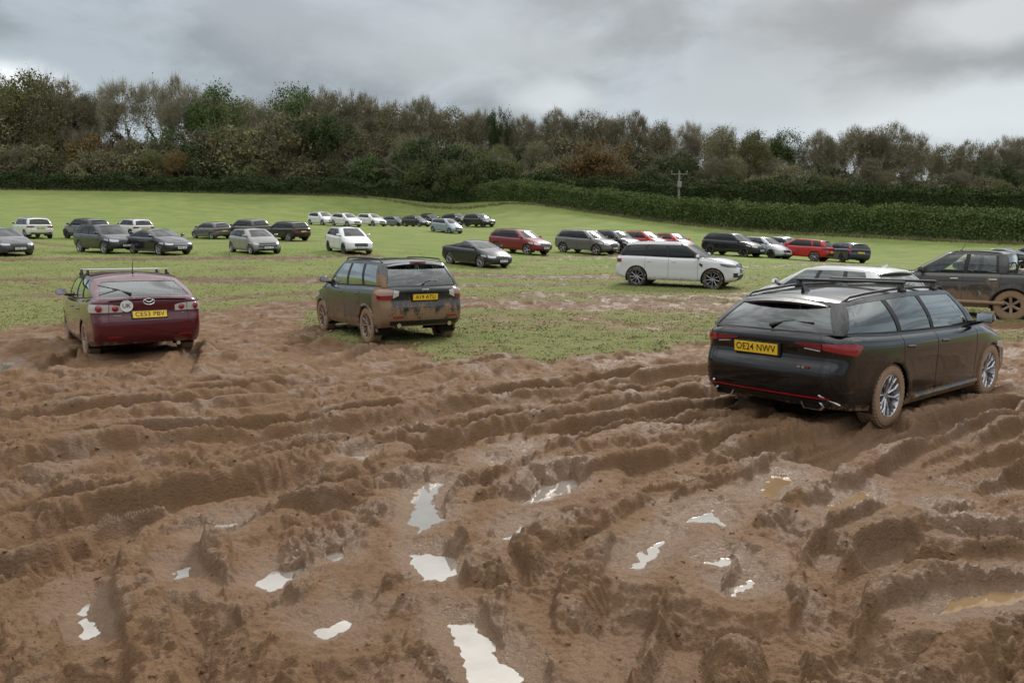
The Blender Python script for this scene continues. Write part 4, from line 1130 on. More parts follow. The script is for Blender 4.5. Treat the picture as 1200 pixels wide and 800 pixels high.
# big white SUV
def rr_more(s):
    rails(s, s.P['paint'], z=.0) if False else None
    for sd_ in (1, -1):
        s.patch('side_vent', [s.cx(s.P['kl'][0]+.18), s.cx(s.P['kl'][0]+.06)], [.86, .92], [.96, 1.02], BLK, off=.012, sides=(sd_,))
PR = style('suv', 4.88, 1.98, 1.79, hi=True, far=True, dark_rear=True, glass=GL_FAR, dglass=GL_FAR, paint=None)
PR.update(paint=paint('white_paint_clean', (.70, .71, .72), mud=(.25, .50, .6), rough=.25), hi=True, R=.40, wheel=('turbine', TYRE_D, RIM_HALF), ww=.27, black_top=True, black_a=True, more=(rr_more,), lines=True,
          grille=(.47, .86, .975), grille_m=BLK, hl=(.86, .96), hlm=DARKL, hl_in=.52, hl_len=.62, intake=(.62, .36, .58), fogz=(.50, .66), fpz=.72, black_sill=False, interior=False)
PR['top'] = [(2.44, .93), (2.2, 1.02), (1.55, 1.10), (1.1, 1.15), (0, 1.16), (-1.5, 1.19), (-2.44, 1.19)]
rr_root = car_root('large_suv', 'big white SUV with black glass pillars facing right, alone on the grass right of centre', 'car', 'vehicles parked or stuck in the field')
rr_car = Car(rr_root, PR).build()

# white hatchback behind the black estate
PW = style('hatch', 4.35, 1.79, 1.46, hi=True, far=False, dark_rear=True, glass=GL_CLEAR, dglass=GL_DARK, see=True)
PW.update(paint=paint('white_paint_hatch', (.72, .73, .73), mud=(.2, .4, .5), rough=.22), wheel=('five', TYRE_D, RIM_S), more=(lambda s: fin(s),))
wr = car_root('hatchback', 'white hatchback mostly hidden behind the roof of the black estate car', 'car', 'vehicles parked or stuck in the field')
PW['spoiler'] = (.22, -.01)
white = Car(wr, PW).build()

# pickup
def pick_more(s):
    L = s.P['L']; hw = s.P['W']/2; rt = s.P['ub'][1]
    mb = MB()
    for sd_ in (1, -1):
        mb.tube([(rt-.10, (hw-.16)*sd_, s.P['belt']+.02), (rt-.18, (hw-.20)*sd_, 1.50), (rt-.34, (hw-.22)*sd_, 1.55), (rt-.75, (hw-.20)*sd_, s.P['belt']+.04)], .035, 8)
    mb.tube([(rt-.26, -(hw-.2), 1.54), (rt-.26, hw-.2, 1.54)], .035, 8); mb.build('sports_bar', BLK, s.root)
    mb = MB(); mb.tube([(rt-.18, -(hw-.2), s.P['belt']+.09), (rt-.18, hw-.2, s.P['belt']+.09)], .07, 10); mb.build('rolled_bed_cover', simple('tan_vinyl', (.30, .27, .22), .6), s.root)
    for sd_ in (1, -1):
        mb = MB(); mb.tube([(.95, (hw-.02)*sd_, .44), (-1.05, (hw-.02)*sd_, .44)], .05, 8); mb.build('side_step', SILL_MUD, s.root)
    fin(s, s.P['ut'][0]-.25, True)
    rails(s, BLK, z=-.01)
PP = style('pickup', 5.33, 1.87, 1.80, hi=True, far=False, dark_rear=False, glass=GL_BRIGHT, dglass=GL_BRIGHT, see=True, rl=dict(z0=.9, z1=1.15, yin=.78, xl=.1, low=False))
PP.update(paint=paint('grey_pickup_paint', (.060, .058, .054), mud=(.35, 1.15, .62), rough=.32, dust=.14, splash=((-.75, .95, .28, .30, .62), (.55, .85, .40, .22, .5))), wheel=('chunky', TYRE_M, muddy('muddy_pickup_rim', (.35, .3, .25), .6, 14, .4, .4)), ww=.26,
          more=(pick_more,), handle_m=CHROME, clad=True, bed=True, no_quarter=True, belt=1.16, handle_z=1.04, bulge=.02, tailgate=False, wiper=False, mirror_m=BLK, crown=.04)
PP['top'] = [(2.66, .98), (2.4, 1.06), (1.75, 1.10), (1.3, 1.15), (0, 1.16), (-1.4, 1.17), (-2.66, 1.17)]
pr_ = car_root('pickup_truck', 'dark grey double-cab pickup with mud-splashed doors, cut off by the right edge of the photo', 'pickup', 'vehicles parked or stuck in the field')
pickup = Car(pr_, PP).build()

put(er, 4.50, 9.28, rad(51.5), sink=.09)
put(sr_, -2.86, 16.25, rad(-32), sink=.06)
put(mr0, -7.44, 14.25, rad(-36.5), sink=.05)
for key, root in (('range', rr_root), ('white', wr), ('pickup', pr_)):
    X, Y, z, az = mid_cars[key][1]
    if key == 'pickup': X, Y, az = 12.55, 20.5, rad(-46.7)
    if key == 'white': X, Y, az = 7.7, 18.0, rad(-27)
    put(root, X, Y, az, sink=.03)

# ------------------------------------------------------------------ the far cars
cat_of = {'saloon': 'saloon_car', 'suv': 'suv', 'hatch': 'hatchback', 'mini': 'small_hatchback', 'coupe': 'coupe_car', 'estate': 'estate_car', 'pickup': 'pickup_truck'}
HLF = simple('far_headlamp', (.5, .52, .53), .15, spec=.8, coat=.6)
for i, (r_, pl) in enumerate(zip(far_cars, placed)):
    bb, kind, L, W, H, al, colr, label, ex = r_
    P = style(kind, L, W, H, doors=ex.get('doors', 4))
    lum = sum(colr)/3
    P['paint'] = paint('far_paint_%d' % i, colr, mud=(.2, .42, .45), rough=.26, dust=.03)
    P['wheel'] = (random.choice(['five', 'ten', 'seven', 'turbine']), TYRE_D, random.choice([RIM_S, RIM_S, RIM_K]) if i != 20 else RIM_S)
    P['clad'] = kind == 'suv' and i % 2 == 0; P['fog'] = False
    P['hlm'] = HLF; P['see'] = False; P['wiper'] = False; P['handles'] = True
    P['bar_m'] = SILVER; P['lines'] = True
    if ex.get('grille_bars'): P['grille_bars'] = True
    mores = []
    if ex.get('rails') or (kind == 'suv' and i % 3 == 1): mores.append(lambda s: rails(s, SILVER, z=.02))
    if ex.get('big'): P['grille'] = (.55, .38, .70); P['grille_bars'] = True; P['hl_in'] = .50; P['intake'] = (.6, .22, .34); P['black_roof'] = False
    if ex.get('cross'): P['rl'] = dict(z0=.88, z1=1.02, yin=.42, xl=.35, m=REDD); P['valz'] = .62; P['paint_c'] = True; P['rpz'] = .74; P['plate_off'] = .03
    if ex.get('tall'):
        P['rl'] = dict(kind='none', low=False)
        def tl(s):
            hw = s.P['W']/2
            s.patch('tail_light', [s.cx(-s.P['L']/2+.14), s.crr(hw*.90), s.crr(hw*.80)], [.70]*3, [1.0]*3, REDL, off=.02)
            ub, ut = s.P['ub'], s.P['ut']
            for sd_ in (1, -1):
                mb = MB(); mb.tube([(ub[1]+.06, (hw-.13)*sd_, s.P['zbelt_rear']), (ut[1]+.03, (hw-.30)*sd_, s.P['zroof_rear']-.02)], .045, 6); mb.build('tail_light', REDL, s.root)
        mores.append(tl)
    if i == 1: P['rl'] = dict(z0=P['belt']-.16, z1=P['belt']-.04, yin=.45, xl=.3)
    P['more'] = mores
    e = car_root(cat_of[kind], label, 'car', 'vehicles parked or stuck in the field')
    Car(e, P).build()
    put(e, pl[0], pl[1], pl[3], sink=.02)
# ------------------------------------------------------------------ gradient noise
_pt = np.random.default_rng(11).permutation(4096); _ga = np.random.default_rng(12).uniform(0, 2*np.pi, 4096)
_gx = np.cos(_ga); _gy = np.sin(_ga)
def pn(x, y, seed=0):
    xi = np.floor(x).astype(np.int64); yi = np.floor(y).astype(np.int64); xf = x-xi; yf = y-yi
    def g(ix, iy, dx, dy):
        h = _pt[(_pt[(ix+seed*57) & 4095]+iy) & 4095]; return _gx[h]*dx+_gy[h]*dy
    u = xf*xf*xf*(xf*(xf*6-15)+10); v = yf*yf*yf*(yf*(yf*6-15)+10)
    a = g(xi, yi, xf, yf); b = g(xi+1, yi, xf-1, yf); c = g(xi, yi+1, xf, yf-1); d = g(xi+1, yi+1, xf-1, yf-1)
    return (a*(1-u)+b*u)*(1-v)*1.5+(c*(1-u)+d*u)*v*1.5
def seg_dist(X, Y, P):
    """distance to a polyline"""
    best = np.full(X.shape, 1e9)
    for a, b in zip(P[:-1], P[1:]):
        d = b-a; L2 = float(d @ d)+1e-9
        tt = np.clip(((X-a[0])*d[0]+(Y-a[1])*d[1])/L2, 0, 1)
        best = np.minimum(best, np.hypot(X-a[0]-tt*d[0], Y-a[1]-tt*d[1]))
    return best
def seg_arc(X, Y, P):
    best = np.full(X.shape, 1e9); arc = np.zeros(X.shape); s0 = 0.
    for a, b in zip(P[:-1], P[1:]):
        d = b-a; L = math.sqrt(float(d @ d))+1e-9; tt = np.clip(((X-a[0])*d[0]+(Y-a[1])*d[1])/L**2, 0, 1)
        q = np.hypot(X-a[0]-tt*d[0], Y-a[1]-tt*d[1]); m = q < best; best = np.where(m, q, best); arc = np.where(m, s0+tt*L, arc); s0 += L
    return best, arc
def poly_sd(X, Y, P):
    """signed distance to a polygon, negative inside"""
    d = seg_dist(X, Y, np.vstack([P, P[:1]])); ins = np.zeros(X.shape, bool)
    n = len(P)
    for i in range(n):
        a = P[i]; b = P[(i+1) % n]
        if a[1] == b[1]: continue
        c = ((a[1] > Y) != (b[1] > Y)) & (X < (b[0]-a[0])*(Y-a[1])/(b[1]-a[1])+a[0]); ins ^= c
    return np.where(ins, -d, d)
def smooth_line(P, n=8):
    out = []; P = np.asarray(P)
    for i in range(len(P)-1):
        p0 = P[max(i-1, 0)]; p1 = P[i]; p2 = P[i+1]; p3 = P[min(i+2, len(P)-1)]
        for k in range(n):
            u = k/n; out.append(.5*((2*p1)+(-p0+p2)*u+(2*p0-5*p1+4*p2-p3)*u*u+(-p0+3*p1-3*p2+p3)*u**3))
    out.append(P[-1]); return np.array(out)
def sstep(a, b, x):
    t_ = np.clip((x-a)/(b-a), 0, 1); return t_*t_*(3-2*t_)

# ------------------------------------------------------------------ where it is mud
def flat(px, py, z=0.0):
    d = ray(px, py); t_ = (z-CAMH)/d[2]; return np.array([d[0]*t_, d[1]*t_])
mud_poly = np.array([flat(*q) for q in ((-700, 900), (-600, 396), (-100, 388), (60, 384), (235, 372), (345, 368), (375, 392), (432, 402), (520, 417), (640, 421), (740, 412), (835, 404), (1000, 398), (1185, 392), (1330, 398), (1900, 430), (2400, 1200), (600, 4000), (-2500, 1500))])
bands = [ # pixel polyline, half width in metres, strength
 ([(190, 382), (300, 366), (400, 352), (480, 350), (600, 356), (700, 358), (800, 356), (900, 364), (980, 372)], 1.15, 1.0),
 ([(545, 322), (600, 324), (660, 325), (725, 322)], .75, 1.0),
 ([(240, 330), (380, 330), (560, 334), (700, 333)], .45, .75),
 ([(-100, 331), (0, 328), (150, 326), (300, 326), (420, 325)], .5, .85),
 ([(-100, 304), (0, 304), (200, 303), (330, 302), (430, 300)], .7, 1.0),
 ([(620, 305), (760, 302), (880, 312), (960, 309), (1060, 312)], .45, .7),
 ([(600, 345), (760, 347), (870, 350), (960, 352)], .55, .8),
 ([(680, 372), (780, 385), (860, 392)], .30, .6), ([(850, 345), (960, 340), (1060, 341)], .5, .6),
 ([(1150, 385), (1250, 380), (1400, 380)], .7, .8), ([(30, 283), (120, 290), (260, 285), (400, 283)], .8, .45),
 ([(640, 300), (720, 298), (800, 293)], .5, .55)]
bands += [([(720, 352), (800, 354), (880, 358), (960, 362)], .6, .9), ([(560, 312), (640, 314), (720, 312)], .35, .6), ([(960, 316), (1040, 322), (1100, 326)], .6, .8), ([(-60, 350), (40, 346), (120, 350)], .5, .5), ([(230, 352), (330, 345), (380, 342)], .5, .7)]
bands = [(smooth_line(G2(q), 4), hw_*1.2, min(1, st*1.1)) for q, hw_, st in bands]
def mud_mask(X, Y):
    """continuous field: about .5 where grass turns to mud"""
    sh = X.shape; x = X.ravel(); y = Y.ravel(); m = np.zeros(x.shape)
    near = (y < 32) & (y > -60)
    w1 = pn(x*.55, y*.55, 3)*.8+pn(x*1.6, y*1.6, 4)*.45+pn(x*4.3, y*4.3, 5)*.22
    sd = np.full(x.shape, 9.0); sd[near] = poly_sd(x[near], y[near], mud_poly); sd[y < 2.0] = -5
    m = np.maximum(m, 1-sstep(-1.0, 1.35, sd+w1*1.6))
    for P, hw_, st in bands:
        bb = (x > P[:, 0].min()-4) & (x < P[:, 0].max()+4) & (y > P[:, 1].min()-4) & (y < P[:, 1].max()+4)
        d = np.full(x.shape, 9.0); d[bb] = seg_dist(x[bb], y[bb], P)
        m = np.maximum(m, st*(1-sstep(hw_*.3, hw_*1.7, d+w1*hw_*.55)))
    # thin worn patches in the grass
    wn = pn(x*.22, y*.13, 8)+.5*pn(x*.7, y*.5, 9)+.3*pn(x*2.1, y*2.1, 10)
    m = np.maximum(m, .45*sstep(.15, .75, wn)*(1-sstep(45, 80, y)))
    return m.reshape(sh)

# ------------------------------------------------------------------ wheel ruts: pixel path, half width, depth, ridge height, wetness
ruts = [
 ([(-150, 575), (0, 553), (130, 525), (250, 512), (400, 502), (560, 476), (700, 452), (835, 436)], .26, .13, .10, .55),
 ([(-120, 672), (0, 642), (100, 608), (200, 585), (330, 562), (430, 532), (560, 512), (720, 478), (850, 458)], .17, .13, .10, .4),
 ([(-80, 505), (80, 482), (250, 468), (420, 445), (600, 425)], .16, .09, .09, .3),
 ([(640, 900), (600, 830), (565, 770), (532, 728), (508, 668), (490, 612), (502, 568), (570, 538), (680, 506), (800, 484), (870, 474)], .12, .14, .08, .6),
 ([(700, 900), (700, 790), (728, 700), (760, 648), (810, 612), (870, 580), (940, 545), (1045, 497)], .13, .13, .09, .6),
 ([(330, 900), (280, 800), (245, 735), (222, 690), (207, 640), (255, 612), (340, 585), (450, 556), (600, 522)], .11, .15, .09, .5),
 ([(90, 900), (112, 780), (98, 715), (103, 682), (140, 640), (210, 600), (330, 575)], .10, .12, .09, .4),
 ([(770, 900), (795, 740), (822, 660), (870, 602), (960, 552), (1080, 505), (1180, 472)], .12, .13, .09, .5),
 ([(980, 780), (1040, 740), (1110, 713), (1200, 695), (1330, 680)], .15, .13, .09, .6),
 ([(1030, 650), (1070, 638), (1140, 630), (1230, 636), (1350, 640)], .11, .09, .08, .5),
 ([(300, 700), (345, 680), (400, 652), (520, 603), (640, 578), (700, 562), (800, 532), (900, 500)], .10, .09, .07, .4),
 ([(330, 770), (400, 732), (480, 690), (600, 628), (720, 586), (860, 545)], .09, .08, .08, .4),
 ([(-100, 480), (0, 462), (100, 448), (160, 440)], .14, .08, .07, .3),
 ([(20, 445), (70, 425), (100, 408)], .13, .12, .08, .4), ([(200, 445), (218, 425), (228, 408)], .13, .10, .08, .4),
 ([(835, 640), (905, 575), (960, 545)], .09, .07, .04, .6),
 ([(1250, 560), (1170, 545), (1060, 560), (960, 600), (900, 650), (850, 740)], .11, .08, .08, .4),
 ([(-50, 820), (20, 760), (50, 700), (100, 640)], .10, .09, .09, .3),
 ([(430, 410), (395, 425), (330, 440), (240, 452)], .13, .10, .07, .3), ([(380, 392), (330, 408), (240, 420)], .13, .10, .07, .3),
 ([(1330, 500), (1240, 520), (1160, 540), (1040, 590)], .12, .09, .08, .3),
]
ruts = [(smooth_line([flat(*q) for q in P], 6), a, b, c, d) for P, a, b, c, d in ruts]
ruts = [(P, a*1.05, b*1.15, c*1.1, d*.8) for P, a, b, c, d in ruts]
def shifted(P, o):
    tg = np.gradient(P, axis=0); tg /= np.linalg.norm(tg, axis=1)[:, None]; return P+np.stack([-tg[:, 1], tg[:, 0]], 1)*(o+.10*np.sin(np.arange(len(P))*.35+o*9))[:, None]
for k, o in ((0, .52), (1, -.42), (1, .48), (2, .45), (3, -.36), (4, .38), (5, -.36), (7, .34), (7, -.36), (8, .4), (10, -.34), (11, .30), (16, .36), (20, -.35)):
    P, a, b, c, d = ruts[k]; ruts.append((shifted(P, o), .075+.02*(k % 3), .085, .075, .3))
puddles = [ # polygon in pixels, level, clear?
 ([(497, 563), (521, 566), (507, 588), (523, 611), (505, 617), (490, 627), (479, 607), (487, 583)], 0),
 ([(482, 650), (505, 649), (536, 657), (533, 672), (515, 681), (496, 679)], 0),
 ([(521, 729), (550, 731), (582, 756), (607, 792), (625, 840), (552, 850), (540, 772)], 0),
 ([(612, 592), (630, 570), (673, 559), (676, 572), (640, 587)], 0),
 ([(231, 631), (250, 616), (287, 610), (263, 628), (240, 636)], 0),
 ([(302, 686), (320, 672), (355, 666), (347, 680), (320, 692)], 0), ([(383, 650), (404, 643), (400, 660), (385, 662)], 0),
 ([(370, 740), (408, 721), (410, 736), (385, 749)], 0),
 ([(87, 719), (104, 709), (109, 728), (109, 749), (99, 743)], 0),
 ([(801, 613), (836, 598), (848, 618), (825, 614)], 0),
 ([(827, 661), (845, 653), (861, 656), (850, 667)], 0), ([(850, 692), (880, 679), (886, 688), (862, 698)], 0),
 ([(738, 667), (758, 643), (785, 628), (768, 655), (748, 669)], 0),
 ([(1083, 722), (1110, 709), (1160, 692), (1250, 684), (1250, 702), (1130, 715), (1100, 725)], 1),
 ([(888, 586), (904, 557), (927, 562), (918, 577), (900, 586)], 1),
 ([(1115, 626), (1150, 627), (1240, 634), (1240, 643), (1150, 637)], 1),
 ([(590, 633), (612, 617), (618, 626), (600, 634)], 0), ([(572, 540), (606, 543), (600, 550), (575, 546)], 0), ([(598, 529), (624, 524), (620, 531)], 0),

 ([(205, 668), (222, 664), (226, 678), (210, 680)], 0), ([(0, 425), (18, 424), (14, 440), (0, 444)], 0), ([(968, 596), (1010, 575), (1022, 590), (985, 612)], 1),
 ([(410, 537), (436, 533), (430, 540)], 0), ([(1090, 600), (1112, 596), (1110, 606)], 2),
]
ZP = -.055
puddles = [(np.array([flat(*q, z=ZP) for q in P]), k) for P, k in puddles]

# ------------------------------------------------------------------ the ground, one sheet
ya = np.array([-160, -110, -75, -50, -34, -22, -14, -8, -4, -1.5, 0.3, 1.2])
yb = np.exp(np.arange(math.log(1.9), math.log(26), .0030)); yc = np.exp(np.arange(math.log(26.1), math.log(620), .014))
ys = np.concatenate([ya, yb, yc])
sc_ = np.linspace(-.78, .78, 940); so = np.array([.83, .87, .92, 1.0, 1.1, 1.25, 1.45, 1.75, 2.2, 3.0, 4.5])
ss = np.concatenate([-so[::-1], sc_, so])
S_, YY = np.meshgrid(ss, ys); XX = S_*np.sqrt(YY**2+2.0)
nr_, nc_ = XX.shape
BZ_ = base_z(XX, YY)
M = mud_mask(XX, YY); MUD = sstep(.36, .60, M)
x = XX.ravel(); y = YY.ravel(); mud = MUD.ravel(); amp = sstep(.30, .72, M.ravel())
sel = (y > 1.5) & (y < 60); xs = x[sel]; yy = y[sel]
def natural(xs, yy):
    wx = xs+.14*pn(xs*1.5, yy*1.5, 21)+.04*pn(xs*5.5, yy*5.5, 22); wy = yy+.14*pn(xs*1.5+9, yy*1.5, 23)+.04*pn(xs*5.5, yy*5.5+7, 24)
    lod = lambda f: 1-sstep(.28, .62, f*.0030*np.maximum(yy, 3))       # leave out what the mesh is too coarse to carry
    u = wx*.80+wy*.60; v = -wx*.60+wy*.80                               # along and across the way the cars drove
    bend = .5*pn(xs*.25, yy*.25, 20); v = v+bend
    h = .055*pn(xs*.6, yy*.6, 25)
    rough = .40+.75*sstep(-.30, .5, pn(xs*.8, yy*.8, 26)); fine = .45+.75*sstep(-.3, .4, pn(xs*1.9, yy*1.9, 46))
    h += .145*(np.abs(pn(u*.40, v*1.7, 18))-.25)+.085*(np.abs(pn(u*.95, v*3.6, 19))-.25)*(.5+rough*.6)
    h += rough*(.050*np.abs(pn(wx*1.9, wy*2.4, 27))+.040*np.abs(pn(wx*3.9, wy*4.6, 28))+.032*np.abs(pn(wx*8.2, wy*8.8, 29))*lod(8))
    h += fine*(.036*np.abs(pn(wx*15, wy*15, 30))*lod(15)+.023*np.abs(pn(wx*29, wy*29, 31))*lod(29)+.012*np.abs(pn(wx*52, wy*54, 47))*lod(52))
    q = pn(wx*2.6+3, wy*2.6, 33)+.5*pn(wx*6, wy*6, 34); h += .022*sstep(-.05, .3, q)*rough
    q = pn(wx*6.5+3, wy*7, 36)+.4*pn(wx*15, wy*15, 37)*lod(15); h += .020*sstep(.02, .26, q)*fine*lod(10)
    q = pn(wx*15+3, wy*15, 38)+.4*pn(wx*30, wy*30, 39); h += .012*sstep(.06, .30, q)*fine*lod(20)
    q = pn(wx*8+1, wy*9, 40)+.5*pn(wx*19, wy*19, 41); h -= .022*sstep(.42, .8, q)*rough*lod(12)
    return h-.085
def sculpt(xs, yy, am):
    h = natural(xs, yy)*am
    wet = np.zeros(xs.shape); flo = np.zeros(xs.shape); ridge = np.zeros(xs.shape); dep = np.zeros(xs.shape); tread = np.zeros(xs.shape)
    wa = xs+.06*pn(xs*1.0, yy*1.0, 51)+.022*pn(xs*4, yy*4, 52)+.010*pn(xs*12, yy*12, 53); wb = yy+.06*pn(xs*1.0, yy*1.0+5, 54)+.022*pn(xs*4+3, yy*4, 55)+.010*pn(xs*12, yy*12+8, 56)
    rn = .80+.32*np.abs(pn(xs*1.3, yy*1.3, 57))*1.3; lump = pn(xs*4.5, yy*4.5, 58)*.3+pn(xs*12, yy*12, 59)*.22
    for P, hw_, dp, rh, wt in ruts:
        bb = (xs > P[:, 0].min()-1.2) & (xs < P[:, 0].max()+1.2) & (yy > P[:, 1].min()-1.2) & (yy < P[:, 1].max()+1.2)
        if not bb.any(): continue
        d, arc = seg_arc(wa[bb], wb[bb], P)
        f = 1-sstep(hw_*.60, hw_*1.45, d)
        r = np.exp(-((d-hw_*1.95)/(hw_*.75+.05))**2)*rn[bb]*(1+lump[bb]*.9)
        tread[bb] = np.maximum(tread[bb], f*np.clip(np.sin(arc*6.283/.075+d*26)*1.6, -.2, 1)*sstep(-.1, .35, pn(xs[bb]*1.1, yy[bb]*1.1, 61))*(1-sstep(7, 10, yy[bb])))
        flo[bb] = np.maximum(flo[bb], f); dep[bb] = np.maximum(dep[bb], f*dp*.9)
        ridge[bb] = np.maximum(ridge[bb], rh*r*1.25); wet[bb] = np.maximum(wet[bb], f*wt)
    h = h*(1-.80*flo)-dep-.01*flo+.006*pn(xs*11, yy*11, 60)*flo+ridge*(1-flo)+.016*tread
    # tread ribs pressed into the rut floors
    return h, wet
Hn = np.zeros(x.shape); WET = np.zeros(x.shape)
hs, wet = sculpt(xs, yy, 1.0)
hs = np.where(hs > .085, .085+(hs-.085)*.45, hs)
fade = amp[sel]
grassh = .018*pn(xs*2.2, yy*2.2, 71)+.012*pn(xs*6, yy*6, 72)+.01*np.abs(pn(xs*14, yy*14, 73))
hs = hs*fade+grassh*(1-fade)
# puddles cut into it
SD = np.full(xs.shape, 9.0)
for P, kd in puddles:
    c0 = P.min(0)-1.0; c1 = P.max(0)+1.0; bb = (xs > c0[0]) & (xs < c1[0]) & (yy > c0[1]) & (yy < c1[1])
    if bb.any(): SD[bb] = np.minimum(SD[bb], poly_sd(xs[bb], yy[bb], P))
bb = SD < 1.0; X_ = xs[bb]; Y_ = yy[bb]
sd = SD[bb]+(.030*pn(X_*2.5, Y_*2.5, 86)+.045*pn(X_*6, Y_*6, 81)+.030*pn(X_*15, Y_*15, 82)+.014*pn(X_*36, Y_*36, 84))*np.clip(.4+Y_*.09, .5, 1.2)
h0 = hs[bb]; bowl = ZP-.03*np.clip(-sd/.05, 0, 1)+.016*np.abs(pn(X_*10, Y_*10, 83)); sp0 = np.clip(sd, 0, 2)
lo_ = ZP+.004+np.clip(sp0, 0, .16)*.35-np.clip(sp0-.30, 0, 1)*.6; hi_w = ZP+.035+sp0*1.0+sp0**2*3
hs[bb] = np.where(sd < 0, bowl, np.clip(h0, lo_, hi_w)+(.030*np.abs(pn(X_*7, Y_*8, 87))+.018*np.abs(pn(X_*16, Y_*17, 88))+.009*np.abs(pn(X_*34, Y_*34, 89))-.008)*sstep(.02, .16, sp0)*.8)
wet[bb] = np.maximum(wet[bb], .95*(1-sstep(.0, .32, sd)))
# wheels press into the ground
for root, PPc in ((er, PE), (sr_, PS), (mr0, PM)):
    for xw in (PPc['xwf'], PPc['xwr']):
        for sd_ in (1, -1):
            q = root.matrix_world @ Vector((xw, sd_*(PPc['W']/2-.12), 0)); hd = root.matrix_world.to_3x3() @ Vector((1, 0, 0))
            dx = xs-q.x; dy = yy-q.y; r = np.hypot(dx, dy); bb = r < 1.2; al_ = np.abs(dx*hd.x+dy*hd.y)[bb]; ac = np.abs(-dx*hd.y+dy*hd.x)[bb]
            gz = q.z-float(base_z(q.x, q.y)); cup = sstep(.05, .32, al_)*.12+gz+.0
            kk = (1-sstep(.13, .20, ac))*(1-sstep(.45, .75, al_)); h0 = hs[bb]
            bank = .05*np.exp(-((ac-.27)/.09)**2)*(1-sstep(.35, .8, al_))*(1+1.2*np.abs(pn(xs[bb]*7, yy[bb]*7, 91)))
            hs[bb] = np.where(kk > 0, np.minimum(h0, cup)*kk+h0*(1-kk), h0)+bank*.8
    # keep the ground clear of the sills under the cars
    inv = root.matrix_world.inverted(); im = np.array(inv)
    Zb = base_z(xs[:1], yy[:1])
    lx = im[0, 0]*xs+im[0, 1]*yy+im[0, 3]; ly = im[1, 0]*xs+im[1, 1]*yy+im[1, 3]
    und = (1-sstep(PPc['L']/2-.25, PPc['L']/2+.1, np.abs(lx)))*(1-sstep(PPc['W']/2-.12, PPc['W']/2+.12, np.abs(ly)))
    hs = hs*(1-und)+np.minimum(hs, .03)*und
Hn[sel] = hs; WET[sel] = wet*fade
ZZ = BZ_+Hn.reshape(BZ_.shape)
V = np.stack([x, y, ZZ.ravel()], 1)
I = np.arange(nr_*nc_).reshape(nr_, nc_)
F = np.stack([I[:-1, :-1], I[:-1, 1:], I[1:, 1:], I[1:, :-1]], -1).reshape(-1, 4)

gm, t, b = material('muddy_field_ground')
at = t.new('ShaderNodeAttribute'); at.attribute_name = 'surface'; sc3 = t.new('ShaderNodeSeparateColor'); t.l.new(at.outputs['Color'], sc3.inputs[0])
aM, aW, aD = sc3.outputs
tc = t.new('ShaderNodeTexCoord').outputs['Object']
n_a = t.noise(tc, .9, 5, .55); n_b = t.noise(tc, 7.0, 6, .62); n_c = t.noise(tc, 46.0, 5, .65); n_d = t.noise(tc, 150.0, 3, .6)
mc = t.mix(n_b, (.142, .079, .042), (.278, .174, .102))
mc = t.mix(t.mr(n_a, .35, .65), mc, t.mix(n_c, (.190, .107, .055), (.260, .160, .091)))
mc = t.mix(t.mr(n_c, .52, .78, 0, .40), mc, (.085, .050, .030))
mc = t.mix(t.mr(t.noise(tc, 3.1, 5, .6), .50, .70, 0, .30), mc, (.22, .145, .062))
mc = t.mix(t.math('MULTIPLY', aW, .55), mc, (.245, .157, .096))
mc = t.mix(t.mr(aD, .0, .25, 0, .55), mc, (.095, .066, .040))  # distant mud: darker soil tone, with missing relief shading put into the colour
# grass
g1 = t.noise(t.mapping(tc, (1, 1.6, 1)), .35, 5, .6); g2 = t.noise(t.mapping(tc, (1, .6, 1)), 3.2, 6, .65); g3 = t.noise(tc, 30.0, 4, .7)
gcol = t.mix(t.mr(g1, .36, .64), (.155, .190, .052), (.218, .228, .080))
gcol = t.mix(t.mr(g2, .35, .68), gcol, (.215, .195, .095))
gcol = t.mix(t.mr(g3, .50, .74, 0, .7), gcol, (.075, .092, .032))
far_ = t.mr(aD, .15, .8)
gfar = t.mix(t.mr(g1, .38, .62), (.148, .205, .056), (.210, .248, .080))
gfar = t.mix(t.mr(t.noise(t.mapping(tc, (.16, 1.3, 1)), .8, 5, .65), .52, .74, 0, .85), gfar, (.205, .185, .085))
gcol = t.mix(far_, gcol, gfar)
fm = t.math('ADD', aM, t.math('MULTIPLY', t.math('SUBTRACT', t.math('ADD', t.math('MULTIPLY', n_b, .5), t.math('MULTIPLY', n_c, .5)), .5), 1.3))
fm = t.mr(fm, .34, .58, 0, 1, True)
dead = t.mr(t.math('ABSOLUTE', t.math('SUBTRACT', aM, .42)), .0, .30, .75, 0, True)
gcol = t.mix(t.math('MULTIPLY', dead, t.mr(n_b, .35, .6)), gcol, (.175, .140, .066))
t.l.new(t.mix(fm, gcol, mc), b.inputs['Base Color'])
rg = t.mix(t.mr(n_b, .35, .65), (.75, .75, .75), (.52, .52, .52)); rg = t.mix(t.mr(aW, .3, 1.0), rg, (.26, .26, .26)); rg = t.mix(fm, (.9, .9, .9), rg)
wp = t.mr(t.noise(tc, 1.7, 5, .6, .4), .47, .62, 0, 1, True)
rg = t.mix(t.math('MULTIPLY', wp, fm), rg, (.40, .40, .40))
t.l.new(rg, b.inputs['Roughness'])
t.l.new(t.math('MAXIMUM', t.mr(aW, .3, 1, .10, .55), t.math('MULTIPLY', t.math('MULTIPLY', wp, fm), .32)), b.inputs['Specular IOR Level'])
hh = t.math('ADD', t.math('MULTIPLY', n_c, .75), t.math('MULTIPLY', n_d, .25))
bn = t.bump(hh, 1.0, .035); bn = t.bump(n_b, .35, .05, bn)
t.l.new(bn, b.inputs['Normal'])
me = mesh_np('field', V, F, [gm])
ca = me.color_attributes.new('surface', 'FLOAT_COLOR', 'POINT')
